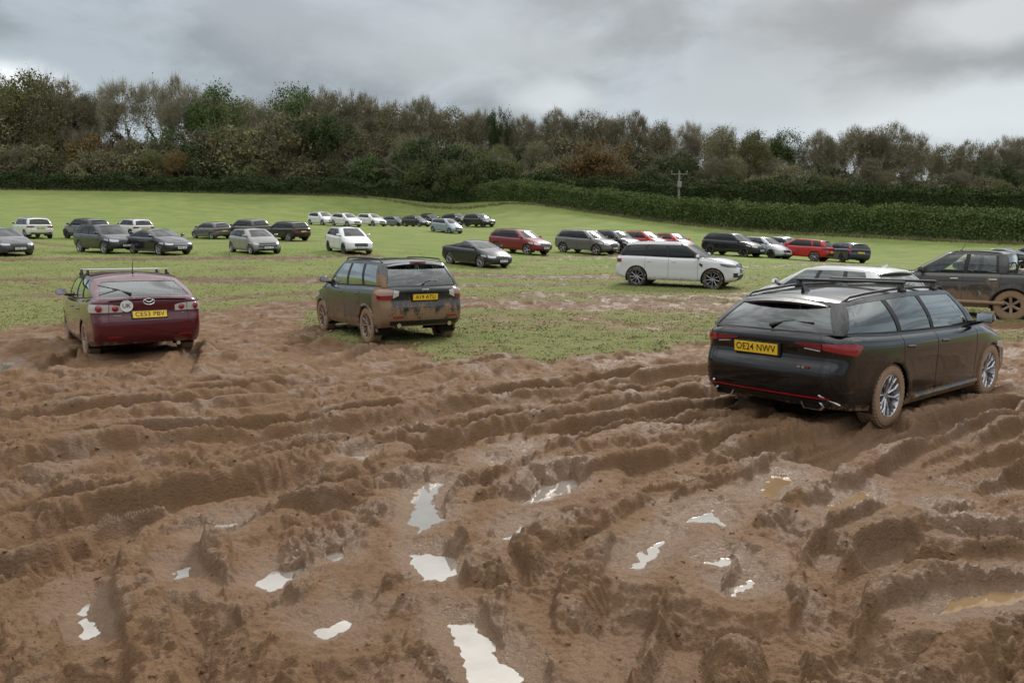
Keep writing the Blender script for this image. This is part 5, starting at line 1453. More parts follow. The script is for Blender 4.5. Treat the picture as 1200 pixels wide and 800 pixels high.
cd = np.ones((len(V), 4), np.float32); cd[:, 0] = M.ravel(); cd[:, 1] = np.clip(WET, 0, 1); cd[:, 2] = sstep(12, 60, y)
ca.data.foreach_set('color', cd.ravel())
fo = link('field', me); tag(fo, kind='structure')

# ------------------------------------------------------------------ water in the ruts
def water(name, col, ior, rough):
    m, t, b = material(name); tc = t.new('ShaderNodeTexCoord').outputs['Object']
    n = t.noise(tc, 6, 4, .5)
    t.l.new(t.mix(n, tuple(c*.85 for c in col), tuple(min(1, c*1.15) for c in col)), b.inputs['Base Color']); b.inputs['Metallic'].default_value = ior-1.33
    b.inputs['Roughness'].default_value = rough; b.inputs['IOR'].default_value = 1.33; b.inputs['Specular IOR Level'].default_value = .5
    t.l.new(t.bump(t.noise(tc, 25, 2, .5), .05, .004), b.inputs['Normal'])
    return m
WATER = [water('silty_puddle_water', (.60, .56, .50), 2.05, .03), water('brown_puddle_water', (.26, .17, .088), 1.50, .06), water('wet_slurry', (.27, .20, .145), 1.6, .16)]
for i, (P, kd) in enumerate(puddles):
    c = P.mean(0); Q = smooth_line(np.vstack([P, P[:1]]), 4)[:-1]
    d = Q-c; ln = np.linalg.norm(d, axis=1)[:, None]; Q = c+d*(1+.13/np.maximum(ln, .05))
    V = [(q[0], q[1], ZP+float(base_z(q[0], q[1]))) for q in Q]+[(c[0], c[1], ZP+float(base_z(*c)))]
    n = len(Q); o = link('puddle', mesh_np('puddle', V, [(k, (k+1) % n, n) for k in range(n)], [WATER[kd]], smooth=False)); tag(o, kind='structure')

# ------------------------------------------------------------------ grass blades
gb, t, b = material('grass_blade')
geo = t.new('ShaderNodeTexCoord').outputs['Object']
c = t.mix(t.mr(t.noise(geo, 1.1, 4, .6), .36, .64), (.20, .24, .08), (.29, .30, .125)); c = t.mix(t.mr(t.noise(geo, 17, 3, .6), .45, .72), c, (.36, .32, .17))
t.l.new(c, b.inputs['Base Color']); b.inputs['Roughness'].default_value = .7; b.inputs['Specular IOR Level'].default_value = .2
NB = 300000
yv = 9.5+(50-9.5)*rng.random(NB)**1.25; xv = (rng.random(NB)*2-1)*.86*yv
mm = mud_mask(xv, yv)
keep = (mm < .36+.14*rng.random(NB)) | ((mm < .80) & (rng.random(NB) < .05))
keep &= rng.random(NB) < np.interp(yv, [9, 20, 30, 50], [1, .8, .45, .05])
xv, yv = xv[keep], yv[keep]; nb_ = len(xv)
zb = base_z(xv, yv); hb = (.010+.020*rng.random(nb_))*(1+.5*pn(xv*1.2, yv*1.2, 95))
mmk = mm[keep]; zb = zb+np.where(mmk < .5, 0, .02)
an = rng.random(nb_)*6.283; wv_ = .008+.010*rng.random(nb_)+.0006*yv; lx = (rng.random(nb_)-.5)*.07; ly = (rng.random(nb_)-.5)*.07
V = np.zeros((nb_*3, 3)); V[0::3] = np.stack([xv-np.cos(an)*wv_, yv-np.sin(an)*wv_, zb-.01], 1); V[1::3] = np.stack([xv+np.cos(an)*wv_, yv+np.sin(an)*wv_, zb-.01], 1); V[2::3] = np.stack([xv+lx, yv+ly, zb+hb], 1)
o = link('grass', mesh_np('grass', V, np.arange(nb_*3).reshape(-1, 3), [gb], smooth=False)); tag(o, 'short trampled green grass growing between the muddy tracks', 'grass', kind='stuff')

# ------------------------------------------------------------------ small loose clods on the mud
fV = np.stack([x, y, ZZ.ravel()], 1); cand = np.where((y > 2.3) & (y < 15) & (MUD.ravel() > .8) & (np.abs(x) < y*.8+.4) & (WET < .55))[0]
pk = cand[rng.integers(0, len(cand), 2600)]; bm_dirs = []
ph = np.array([[math.cos(a)*math.cos(e), math.sin(a)*math.cos(e), math.sin(e)] for e, n in ((-.9, 5), (-.1, 8), (.65, 6)) for a in np.linspace(0, 6.283, n, endpoint=False)]+[[0, 0, 1.]])
import bmesh
bm = bmesh.new(); [bm.verts.new(p_) for p_ in ph]; bmesh.ops.convex_hull(bm, input=bm.verts[:]); bm.verts.ensure_lookup_table()
bm.verts.index_update(); hv = np.array([v.co[:] for v in bm.verts]); hf = np.array([[v.index for v in f.verts] for f in bm.faces]); bm.free()
sz = (.004+.009*rng.random(len(pk))**3)*(1+fV[pk, 1]*.06); k_ = len(hv)
jit = 1+.35*rng.normal(size=(len(pk), k_, 1)).clip(-1.4, 1.4); an = rng.random(len(pk))*6.28; st = .7+.7*rng.random((len(pk), 1, 3)); st[:, :, 2] *= .75
P_ = hv[None]*jit*st*sz[:, None, None]; ca_, sa_ = np.cos(an)[:, None], np.sin(an)[:, None]; P_ = np.stack([P_[:, :, 0]*ca_-P_[:, :, 1]*sa_, P_[:, :, 0]*sa_+P_[:, :, 1]*ca_, P_[:, :, 2]], -1)+fV[pk][:, None, :]-np.array([0, 0, .003])
cme = mesh_np('mud_clods', P_.reshape(-1, 3), (hf[None]+(np.arange(len(pk))*k_)[:, None, None]).reshape(-1, 3), [gm], smooth=True)
ca = cme.color_attributes.new('surface', 'FLOAT_COLOR', 'POINT'); cd = np.zeros((len(pk)*k_, 4), np.float32); cd[:, 0] = 1; cd[:, 3] = 1; ca.data.foreach_set('color', cd.ravel())
tag(link('mud_clods', cme), 'small loose lumps of brown mud scattered over the churned ground', 'mud', kind='stuff')
# ------------------------------------------------------------------ trees
def bark(name, col):
    m, t, b = material(name); tc = t.new('ShaderNodeTexCoord').outputs['Object']
    n = t.noise(t.mapping(tc, (3, 3, .6)), 3, 5, .6)
    t.l.new(t.mix(n, tuple(c*.6 for c in col), tuple(c*1.4 for c in col)), b.inputs['Base Color']); b.inputs['Roughness'].default_value = .9
    b.inputs['Specular IOR Level'].default_value = .0; return m
def leafm(name, a, c_):
    m, t, b = material(name); tc = t.new('ShaderNodeTexCoord').outputs['Object']
    oi = t.new('ShaderNodeObjectInfo').outputs['Random']
    n = t.noise(tc, .55, 4, .6); n2 = t.noise(tc, 3.5, 3, .6)
    c = t.mix(t.mr(t.math('ADD', t.math('MULTIPLY', n, .6), t.math('MULTIPLY', n2, .4)), .38, .62), a, c_)
    hs = t.new('ShaderNodeHueSaturation'); t.l.new(t.mr(oi, 0, 1, .485, .515), hs.inputs['Hue']); t.l.new(t.mr(oi, 0, 1, .8, 1.25), hs.inputs['Value']); t.l.new(c, hs.inputs['Color'])
    t.l.new(hs.outputs[0], b.inputs['Base Color']); b.inputs['Roughness'].default_value = .9; b.inputs['Specular IOR Level'].default_value = 0.0
    return m
BARK = bark('grey_bark', (.15, .135, .105)); TWIG = bark('brown_twigs', (.25, .225, .16)); TWIGP = bark('pale_twigs', (.31, .28, .21)); IVYB = bark('dark_bark', (.05, .045, .035))
LEAF = {'olive': leafm('olive_leaves', (.120, .132, .048), (.195, .195, .080)), 'green': leafm('green_leaves', (.064, .105, .034), (.115, .160, .058)),
        'dark': leafm('dark_ivy_leaves', (.052, .078, .034), (.095, .128, .056)), 'orange': leafm('rusty_leaves', (.15, .095, .038), (.21, .135, .055)),
        'brown': leafm('brown_leaves', (.180, .170, .088), (.255, .235, .132)), 'hedge': leafm('hedge_leaves', (.095, .145, .050), (.165, .215, .080)), 'yell': leafm('ochre_leaves', (.145, .130, .045), (.20, .175, .065))}
def quads(cen, size, R_, up=.0):
    """randomly turned small faces"""
    n = len(cen); a = R_.normal(size=(n, 3)); a /= np.linalg.norm(a, axis=1)[:, None]; b = R_.normal(size=(n, 3)); b -= (a*b).sum(1)[:, None]*a; b /= np.linalg.norm(b, axis=1)[:, None]
    s = size*(.6+.8*R_.random(n))[:, None]; a = a*s*.5; b = b*s*.5*.75
    return np.stack([cen-a, cen-b, cen+a, cen+b], 1).reshape(-1, 3)
def tree_proto(seed, H, kind):
    R_ = np.random.default_rng(seed); bare = kind in ('bare', 'pale'); segs = []; term = []
    sp_ = {'bare': .72, 'pale': .66, 'brown': .78, 'olive': .8, 'green': .8, 'dark': .5, 'orange': .8, 'yell': .8}[kind]
    def grow(p, d, L, r, lv):
        n = 3 if lv < 3 else 2; q = p
        for i in range(n):
            d = d+R_.normal(size=3)*.13+np.array([0, 0, .09 if lv > 0 else 0]); d /= np.linalg.norm(d)
            q2 = q+d*L/n; r2 = r*(1-.22/n*(i+1)); segs.append((q, q2, r, r2, lv)); q = q2; r = r2
            if lv >= 1 and i > 0 and lv < 4: side(q, d, L*.55, r*.55, lv+1)
        if lv >= 4: term.append((q, d)); return
        for k in range(3 if lv < 2 else 2): side(q, d, L*(.70+.16*R_.random()), r*.68, lv+1)
    def side(p, d, L, r, lv):
        s = R_.normal(size=3); s -= (s@d)*d; s /= np.linalg.norm(s); d2 = d*(1-sp_*.45)+s*sp_*(.55+.4*R_.random()); d2 /= np.linalg.norm(d2); grow(p, d2, L, r, lv)
    tl = H*(.20 if kind != 'pale' else .30)
    nst = 1
    for k in range(nst):
        b0 = np.array([R_.normal()*.5*(nst > 1), R_.normal()*.5*(nst > 1), 0]); d = np.array([R_.normal()*.08, R_.normal()*.08, 1.]); grow(b0-np.array([0, 0, .3]), d/np.linalg.norm(d), tl, H*.018/nst**.5+.04, 0)
    TV = []; TF = []; CV = []; CF = []; CM = []
    def tube(Vs, Fs, s, n):
        p0, p1, r0, r1, lv = s; d = p1-p0; d /= np.linalg.norm(d)+1e-9; a = np.cross(d, [0.3, .1, 1]); a /= np.linalg.norm(a)+1e-9; b = np.cross(d, a); o = len(Vs)
        for p, r in ((p0, r0), (p1, r1)):
            for k in range(n): th = 6.283*k/n; Vs.append(p+(a*math.cos(th)+b*math.sin(th))*r)
        for k in range(n): Fs.append((o+k, o+(k+1) % n, o+n+(k+1) % n, o+n+k))
    zs_ = np.array([s[1][2] for s in segs]); k_ = H*.97/(np.percentile(zs_, 97)+.6)
    segs = [(a*k_, b*k_, max(r0*k_, .018), max(r1*k_, .014), lv) for a, b, r0, r1, lv in segs]; term = [(p*k_, d) for p, d in term]
    if kind != 'dark':
        EZ = np.array([0, 0, H*.58]); RE = np.array([.30*H, .30*H, .40*H])
        def fit_(p_):
            q_ = (p_-EZ)/RE; r_ = float(np.linalg.norm(q_)); lim_ = .93+.10*math.sin(math.atan2(q_[1], q_[0])*3+seed)
            return p_ if (r_ < lim_ or q_[2] < -.2) else EZ+(p_-EZ)/r_*lim_*(.96+.04*math.sin(p_[0]*9+p_[1]*7))
        segs = [(fit_(a), fit_(b), r0, r1, lv) for a, b, r0, r1, lv in segs]; term = [(fit_(p), d) for p, d in term]
    for s in segs:
        if s[4] <= 1: tube(TV, TF, s, 6)
        else:
            n0 = len(CF); tube(CV, CF, s, 3); CM += [0]*(len(CF)-n0)
    tp = np.array([p for p, d in term]); td = np.array([d for p, d in term]); allp = np.array([s[1] for s in segs if s[4] >= 3])
    # twigs
    nt = {'bare': 34, 'pale': 28, 'brown': 14, 'olive': 9, 'green': 6, 'dark': 3, 'orange': 8, 'yell': 8}[kind]
    nt = int(max(2, nt*min(1.0, 300/len(tp)))) if len(tp) else nt
    base_ = np.repeat(tp, nt, 0)+R_.normal(size=(len(tp)*nt, 3))*.18; dr = np.repeat(td, nt, 0)+R_.normal(size=(len(tp)*nt, 3))*.55+np.array([0, 0, .25]); dr /= np.linalg.norm(dr, axis=1)[:, None]
    ln = (.55+1.1*R_.random(len(dr)))[:, None]; w_ = np.cross(dr, R_.normal(size=dr.shape)); w_ /= np.linalg.norm(w_, axis=1)[:, None]
    wd = .019 if bare else .016
    mid = base_+dr*ln*.5+R_.normal(size=dr.shape)*.06; end = base_+dr*ln+np.array([0, 0, .12])
    tw = np.stack([base_-w_*wd, base_+w_*wd, mid+w_*wd*.8, mid-w_*wd*.8, end+w_*wd*.35, end-w_*wd*.35], 1).reshape(-1, 3)
    CV = np.array(CV) if len(CV) else np.zeros((0, 3)); o = len(CV); nq = len(base_); ii = np.arange(nq)*6+o
    TWF = np.concatenate([np.stack([ii, ii+1, ii+2, ii+3], 1), np.stack([ii+3, ii+2, ii+4, ii+5], 1)])
    # outer shell of fine twigs that rounds the crown off
    ns = {'bare': 2300, 'pale': 1500, 'brown': 1700, 'olive': 500, 'green': 300, 'dark': 0, 'orange': 500, 'yell': 500}[kind]
    ez = H*.60; rx_ = min(.30*H, max(.24*H, np.percentile(np.hypot(tp[:, 0], tp[:, 1]), 88))); g = R_.normal(size=(ns, 3)); g[:, 2] = np.abs(g[:, 2])*1.1-.35; g /= np.linalg.norm(g, axis=1)[:, None]+1e-9
    lob = 1+.16*pn(np.arctan2(g[:, 1], g[:, 0])*1.6+seed, g[:, 2]*2.5, seed % 50)
    sb = g*np.array([rx_, rx_, H*.37])*((.62+.34*R_.random(ns)**.6)*lob)[:, None]+np.array([0, 0, ez]); sdr = g*.8+np.array([0, 0, .55])+R_.normal(size=(ns, 3))*.4; sdr /= np.linalg.norm(sdr, axis=1)[:, None]
    sw = np.cross(sdr, R_.normal(size=(ns, 3))); sw /= np.linalg.norm(sw, axis=1)[:, None]; sl = (.5+.7*R_.random(ns))[:, None]; sm = sb+sdr*sl*.5; se = sb+sdr*sl+np.array([0, 0, .1])
    if ns: tw = np.concatenate([tw, np.stack([sb-sw*wd, sb+sw*wd, sm+sw*wd*.8, sm-sw*wd*.8, se+sw*wd*.35, se-sw*wd*.35], 1).reshape(-1, 3)]); ii = np.arange(ns)*6+o+nq*6; TWF = np.concatenate([TWF, np.stack([ii, ii+1, ii+2, ii+3], 1), np.stack([ii+3, ii+2, ii+4, ii+5], 1)])
    # leaves
    nl = {'bare': 1500, 'pale': 700, 'brown': 4800, 'olive': 8000, 'green': 8500, 'dark': 8500, 'orange': 7500, 'yell': 7500}[kind]
    src = np.concatenate([tp, tp, allp]+([sb] if ns else [])); pick = R_.integers(0, len(src), nl); spread = .35+.35*R_.random(nl)
    cen = src[pick]+R_.normal(size=(nl, 3))*spread[:, None]*(.9 if kind != 'dark' else .8)
    if kind in ('bare', 'pale', 'brown'):   # ivy on the stems
        st = [s for s in segs if s[4] <= 1]; m_ = 900; pk = R_.integers(0, len(st), m_); u = R_.random(m_)[:, None]
        iv = np.array([st[i][0] for i in pk])*(1-u)+np.array([st[i][1] for i in pk])*u+R_.normal(size=(m_, 3))*.28
        iv = iv[iv[:, 2] < H*.62]
    else: iv = np.zeros((0, 3))
    cen[:, 2] = np.maximum(cen[:, 2], .4)
    lq = quads(cen, .30, R_); iq = quads(iv, .26, R_) if len(iv) else np.zeros((0, 3))
    o2 = o+len(tw); LF = np.arange(len(cen)*4).reshape(-1, 4)+o2; o3 = o2+len(lq); IF = np.arange(len(iv)*4).reshape(-1, 4)+o3
    CFq = np.array(CF).reshape(-1, 4) if len(CF) else np.zeros((0, 4), int)
    F = np.concatenate([CFq, TWF, LF, IF]); MI = np.concatenate([np.zeros(len(CFq)), np.zeros(len(TWF)), np.ones(len(LF)), np.full(len(IF), 2)])
    lk = {'bare': 'brown', 'pale': 'brown'}.get(kind, kind)
    cm = mesh_np('crown', np.concatenate([CV, tw, lq, iq]), F, [TWIGP if kind == 'pale' else TWIG, LEAF[lk], LEAF['dark']], MI, False)
    tm = mesh_np('trunk', TV, TF, [IVYB if kind == 'dark' else BARK], None, True)
    return tm, cm, H
def bush_proto(seed, H, Wd, kind, nleaf=9000, solid=.75):
    """broad tree leafy to the ground: clumps over a dome"""
    R_ = np.random.default_rng(seed); nc = 46; th = R_.random(nc)*6.283; ph = np.arccos(R_.random(nc)*1.0); rr_ = .45+.5*R_.random(nc)
    cc = np.stack([np.cos(th)*np.sin(ph)*Wd*.5*rr_, np.sin(th)*np.sin(ph)*Wd*.5*rr_, H*(.16+.74*np.cos(ph)*rr_+.02)], 1)
    cr_ = H*(.09+.08*R_.random(nc)); pk = R_.integers(0, nc, nleaf); g = R_.normal(size=(nleaf, 3)); g /= np.linalg.norm(g, axis=1)[:, None]
    cen = cc[pk]+g*(cr_[pk]*(solid+.35*R_.random(nleaf)))[:, None]*np.array([1.15, 1.15, .85]); cen[:, 2] = np.clip(cen[:, 2], .1, None)
    lq = quads(cen, .30, R_)
    n2 = 1500; pk = R_.integers(0, nc, n2); b0 = cc[pk]+R_.normal(size=(n2, 3))*cr_[pk][:, None]*.5; dr = (b0-np.array([0, 0, H*.1])); dr /= np.linalg.norm(dr, axis=1)[:, None]; dr = dr+R_.normal(size=(n2, 3))*.3
    w_ = np.cross(dr, R_.normal(size=dr.shape)); w_ /= np.linalg.norm(w_, axis=1)[:, None]; e = b0+dr*(H*.12*(.6+R_.random(n2)))[:, None]
    tw = np.stack([b0-w_*.03, b0+w_*.03, e+w_*.012, e-w_*.012], 1).reshape(-1, 3)
    F = np.concatenate([np.arange(n2*4).reshape(-1, 4), np.arange(nleaf*4).reshape(-1, 4)+n2*4]); MI = np.concatenate([np.zeros(n2), np.ones(nleaf)])
    cm = mesh_np('crown', np.concatenate([tw, lq]), F, [TWIG, LEAF[kind]], MI, False)
    mb = MB()
    for k in range(4):
        a = R_.random()*6.28; mb.tube([(0.2*math.cos(a), .2*math.sin(a), -.3), (Wd*.10*math.cos(a), Wd*.10*math.sin(a), H*.3), (Wd*.22*math.cos(a), Wd*.22*math.sin(a), H*.62)], [.16, .12, .05], 6)
    tm = mesh_np('trunk', mb.v, mb.f, [BARK]); return tm, cm, H
PT = {k: [tree_proto(100+10*i+j, 16, k) for j in range(n)] for i, (k, n) in enumerate((('bare', 4), ('pale', 2), ('brown', 3), ('olive', 2), ('green', 2), ('dark', 2), ('orange', 1)))}
PB = {k: [bush_proto(300+10*i+j, 8, 9, k) for j in range(n)] for i, (k, n) in enumerate((('olive', 2), ('brown', 2), ('green', 1), ('dark', 2), ('orange', 1), ('yell', 1)))}
def plant(proto, X, Y, H, wide=1.0, name='tree', label='', group=None, z=None):
    tm, cm, H0 = proto; e = bpy.data.objects.new(name, None); COL.objects.link(e); k = H/H0
    e.location = (X, Y, float(base_z(X, Y))-.15 if z is None else z); e.scale = (k*wide, k*wide, k); e.rotation_euler = (0, 0, random.uniform(0, 6.28))
    tag(e, label, name.replace('_', ' ') if name != 'tree' else 'tree', group); link('trunk', tm, e); link('crown', cm, e); return e
def tree_at(kind, px, top, Y, wide=1.0, bush=False, label='', group=None, name='tree'):
    X = (px-600)/FPX*Y*(cp+sp*.2); zt_ = at_depth(px, top, Y)[2]; b = float(base_z(X, Y)); H = max(zt_-b, 2.0)
    pr = random.choice((PB if bush else PT)[kind]); return plant(pr, X, Y, H, wide, name, label, group)
LM = sorted([((r_[0][0]+r_[0][1])/2, r_[7]) for r_ in far_cars[:-2]])
# the skyline, one tree at a time: px, top row, kind, width
sky_tr = [(-70, 96, 'bare', 1.1), (-28, 104, 'brown', 1.1), (8, 104, 'bare', .9), (34, 88, 'brown', 1.0), (62, 80, 'olive', 1.05), (90, 90, 'bare', 1.1), (120, 112, 'dark', .62), (136, 104, 'bare', .7), (168, 92, 'pale', 1.0), (200, 91, 'pale', .9),
  (232, 93, 'pale', .95), (272, 95, 'green', 1.05), (306, 112, 'brown', .85), (356, 92, 'green', .95), (396, 104, 'bare', 1.0), (432, 108, 'bare', 1.0), (468, 118, 'brown', 1.0), (498, 112, 'bare', .9), (532, 122, 'brown', 1.0), (562, 128, 'bare', .9), (583, 127, 'dark', .55),
  (612, 134, 'bare', .9), (650, 128, 'bare', 1.1), (690, 127, 'bare', 1.1), (728, 130, 'bare', 1.1), (766, 142, 'brown', .9), (796, 141, 'pale', .9), (836, 145, 'brown', 1.0), (872, 150, 'olive', .9), (910, 148, 'green', .95), (944, 151, 'bare', .9), (984, 146, 'bare', 1.1),
  (1018, 144, 'bare', 1.2), (1052, 155, 'bare', 1.0), (1088, 166, 'brown', .9), (1120, 163, 'bare', 1.0), (1152, 158, 'pale', 1.1), (1184, 157, 'bare', 1.1), (1216, 160, 'pale', 1.1), (1256, 158, 'bare', 1.1), (1300, 165, 'bare', 1.1)]
desc = {'bare': 'bare brown tree', 'pale': 'thin bare tree with pale stems', 'brown': 'half-bare tree with brown leaves', 'olive': 'tree with olive leaves', 'green': 'tree still in green leaf', 'dark': 'dark narrow evergreen'}
for i, (px, top, kd, wd) in enumerate(sky_tr):
    Yd = (146 if px < 480 else 140 if px < 800 else 132)+random.uniform(-3, 3)
    near_m = min(((abs(px-a), b) for a, b in ((28, 'the far-left white SUV'), (78, 'the gap left of the dark SUVs'), (126, 'the front-facing dark SUV'), (180, 'the front-facing black saloon'), (155, 'the maroon hatchback'), (248, 'the grey hatchback seen from behind'), (290, 'the small grey hatchback'), (336, 'the black SUV with a yellow plate'),
        (378, 'the first of three far white cars'), (406, 'the middle of three far white cars'), (436, 'the last of three far white cars'), (464, 'the far grey-blue hatchback'), (488, 'the far black hatchback'), (524, 'the silver-blue people carrier'), (562, 'the last far black SUV'), (610, 'the dark red SUV'), (640, 'the gap right of the dark red SUV'), (688, 'the grey-brown SUV'), (722, 'the black SUV by the white one'),
        (756, 'the bright red hatchback'), (795, 'the utility pole'), (860, 'the black SUV near the red crossover'), (895, 'the silver hatchback'), (938, 'the red crossover'), (990, 'the dark blue estate'), (1045, 'the roof bars of the black estate'), (1100, 'the pickup cab front'), (1150, 'the pickup rear door'), (1190, 'the pickup load bed'))), key=lambda q: q[0])[1]
    if px < 0: lb = 'skyline tree %s' % ('beyond the left edge' if px < -50 else 'at the very left edge') 
    elif px > 1200: lb = 'skyline tree off the right edge, number %d outward' % (i-len(sky_tr)+4) if False else None
    else: lb = 'skyline %s straight above %s' % (desc[kd], near_m)
    used_ = globals().setdefault('_lbl', {})
    if lb is None: lb = 'skyline %s past the right edge of the photo' % ('tree' if px < 1230 else ('second tree' if px < 1280 else 'third tree'))
    if lb in used_: lb = lb.replace('skyline', 'rightmost of two: skyline' if used_[lb] == 1 else 'third: skyline')
    used_[lb] = used_.get(lb, 0)+1
    lb = {168: 'left one of two pale-stemmed bare skyline trees above the front-facing black saloon', 200: 'right one of two pale-stemmed bare skyline trees above the front-facing black saloon',
          1018: 'left one of two bare brown skyline trees above the roof bars of the black estate', 1052: 'right one of two bare brown skyline trees above the roof bars of the black estate'}.get(px, lb)
    tree_at(kd, px, top-1, Yd, wd*.86, label=lb, group='tall trees along the top of the wood')
# behind the skyline a second thin rank so that the gaps are not all open
R2 = random.Random(5)
def edge(px, pts): return float(np.interp(px, [a for a, _ in pts], [b for _, b in pts]))
top_line = [(q[0], q[1]) for q in sky_tr]
GRP = {'b': 'trees of the wood behind the front bushes', 'm': 'bushy trees in the middle of the wood', 'f': 'low trees along the front of the wood'}
px = -120
while px < 1360:
    tl = edge(px, top_line); k = R2.choice(['bare', 'bare', 'brown', 'pale', 'bare', 'brown'])
    if not 128 < px < 250: tree_at(k, px, tl+R2.uniform(9, 22), (158 if px < 480 else 150 if px < 800 else 142)+R2.uniform(-3, 4), .95, label='tall %s in the back rank of the wood' % {'bare': 'bare brown tree', 'brown': 'tree with thin brown leaves', 'pale': 'slender tree with pale bare stems'}[k], group=GRP['b'])
    px += R2.uniform(24, 34)
# low dark rank behind, closing the foot of the wood
px = -110
while px < 1340:
    tree_at(R2.choice(['dark', 'brown', 'olive', 'dark']), px, edge(px, [(0, 158), (250, 168), (450, 158), (800, 190), (1340, 206)])+R2.uniform(-5, 8), (152 if px < 480 else 145 if px < 800 else 137), 1.15, True, label='bushy tree deep in the wood behind the taller trunks', group='bushy trees deep in the wood')
    px += R2.uniform(22, 28)
# middle rank
mid_k = [(-100, 'brown'), (40, 'brown'), (80, 'olive'), (130, 'orange'), (165, 'olive'), (200, 'brown'), (240, 'dark'), (285, 'brown'), (330, 'brown'), (390, 'dark'), (430, 'brown'), (470, 'brown'), (520, 'dark'), (560, 'olive'), (600, 'green'), (650, 'brown'), (700, 'orange'), (740, 'brown'), (790, 'dark'), (840, 'brown'), (900, 'brown'), (960, 'dark'), (1000, 'brown'), (1060, 'olive'), (1110, 'brown'), (1160, 'dark'), (1230, 'brown')]
dm = {'brown': 'bushy half-bare brown tree', 'olive': 'bushy tree with olive leaves', 'green': 'bushy tree with fresh green leaves', 'dark': 'dark ivy-clad tree', 'orange': 'bushy tree with rusty leaves', 'yell': 'bushy tree with ochre leaves', 'bare': 'bare brown tree', 'pale': 'pale-stemmed bare tree'}
mid_top = [(-100, 150), (0, 140), (60, 120), (110, 150), (170, 160), (210, 155), (290, 142), (360, 132), (430, 140), (520, 160), (600, 168), (690, 158), (760, 172), (850, 185), (1000, 190), (1100, 196), (1300, 200)]
px = -110
while px < 1340:
    k = min(mid_k, key=lambda q: abs(q[0]-px))[1]; k = k if R2.random() < .7 else R2.choice(['brown', 'olive', 'bare', 'brown', 'dark', 'pale'])
    bush = k in PB and R2.random() < .45
    tree_at(k if (bush or k in PT) else 'olive', px, edge(px, mid_top)+R2.uniform(-7, 10), (142 if px < 480 else 134 if px < 800 else 126)+R2.uniform(-3, 3), 1.0, bush, label='%s in the middle of the wood' % dm[k], group=GRP['m'])
    px += R2.uniform(18, 25)
# front rank
front_top = [(-100, 178), (0, 175), (100, 172), (200, 178), (300, 185), (420, 182), (500, 182), (560, 180), (640, 190), (700, 168), (760, 200), (850, 206), (1000, 212), (1150, 214), (1300, 216)]
px = -110
while px < 1340:
    k = R2.choice(['brown', 'olive', 'brown', 'dark', 'dark', 'brown', 'yell', 'green', 'olive', 'bare'] if px < 750 else ['brown', 'olive', 'dark', 'brown', 'dark', 'yell', 'bare', 'pale'])
    if 670 < px < 715: k = 'orange'
    if 535 < px < 600: k = R2.choice(['green', 'olive'])
    if 205 < px < 245: k = 'orange'
    bush = k in PB and k not in ('bare', 'pale') and R2.random() < .75
    tree_at(k if (bush or k in PT) else 'olive', px, edge(px, front_top)+R2.uniform(-9, 12), (136 if px < 480 else 127 if px < 800 else 118)+R2.uniform(-2, 2), 1.05, bush, label='%s at the foot of the wood' % dm[k], group=GRP['f'])
    px += R2.uniform(14, 21)

# ------------------------------------------------------------------ hedges
def hedge(name, path, hgt, thick, mat, nleaf, label, seed, wob=.3, lsz=.22):
    R_ = np.random.default_rng(seed); P = smooth_line(path, 10); L = np.concatenate([[0], np.cumsum(np.linalg.norm(np.diff(P, axis=0), axis=1))])
    def at(u): return np.stack([np.interp(u, L, P[:, 0]), np.interp(u, L, P[:, 1])], -1)
    def nrm(u):
        a = at(np.clip(u-.5, 0, L[-1])); b_ = at(np.clip(u+.5, 0, L[-1])); d = b_-a; d /= np.linalg.norm(d, axis=-1)[..., None]+1e-9; return np.stack([-d[..., 1], d[..., 0]], -1)
    def surf(u, a, s):  # a: angle 0..pi across the top
        h = hgt*(1+wob*pn(u*.18, u*0+seed, 3)+.10*pn(u*.7, u*0+seed, 4)); w_ = thick*.5*(1+.25*pn(u*.4, a*1.3, seed))
        ca, sa = np.cos(a), np.sin(a); off = np.sign(ca)*np.abs(ca)**.45*w_*s; zz_ = np.abs(sa)**.5*h*s
        c = at(u)+nrm(u)*off[..., None]; return np.stack([c[..., 0], c[..., 1], base_z(c[..., 0], c[..., 1])+zz_], -1)
    nu = int(L[-1]/.9); U, A_ = np.meshgrid(np.linspace(0, L[-1], nu), np.linspace(0, math.pi, 13), indexing='ij')
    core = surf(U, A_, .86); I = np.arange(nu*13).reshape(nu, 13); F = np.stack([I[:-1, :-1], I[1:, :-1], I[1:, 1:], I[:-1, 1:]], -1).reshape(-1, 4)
    u = R_.random(nleaf)*L[-1]; a = np.where(R_.random(nleaf) < .45, R_.random(nleaf)*math.pi, R_.random(nleaf)**1.3*.9); a = np.where(R_.random(nleaf) < .5, a, math.pi-a)
    s = .88+.16*R_.random(nleaf)+.05*np.abs(R_.normal(size=nleaf))*(np.abs(np.sin(a)) > .8)
    cen = surf(u, a, s)+R_.normal(size=(nleaf, 3))*.05; lq = quads(cen, lsz, R_)
    V = np.concatenate([core.reshape(-1, 3), lq]); F = np.concatenate([F, np.arange(nleaf*4).reshape(-1, 4)+nu*13])
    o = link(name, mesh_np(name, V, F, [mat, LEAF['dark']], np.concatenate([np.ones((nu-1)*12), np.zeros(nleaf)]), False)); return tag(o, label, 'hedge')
def W2(pts): return [at_depth(px, 240, Y)[:2] for px, Y in pts]
hedge('field_hedge', W2([(545, 126), (600, 119), (700, 106), (800, 94), (1000, 81), (1200, 71), (1350, 65), (1520, 61)]), 2.75, 2.4, LEAF['hedge'], 90000, 'long clipped green hedge running down the right-hand side of the field', 41, .20, .20)
hedge('dark_hedgerow', W2([(-330, 131), (-150, 131), (0, 131), (150, 131), (300, 131), (450, 128), (560, 124)]), 2.5, 3.0, LEAF['dark'], 60000, 'dark unclipped hedgerow along the foot of the wood at the left', 42, .45, .28)
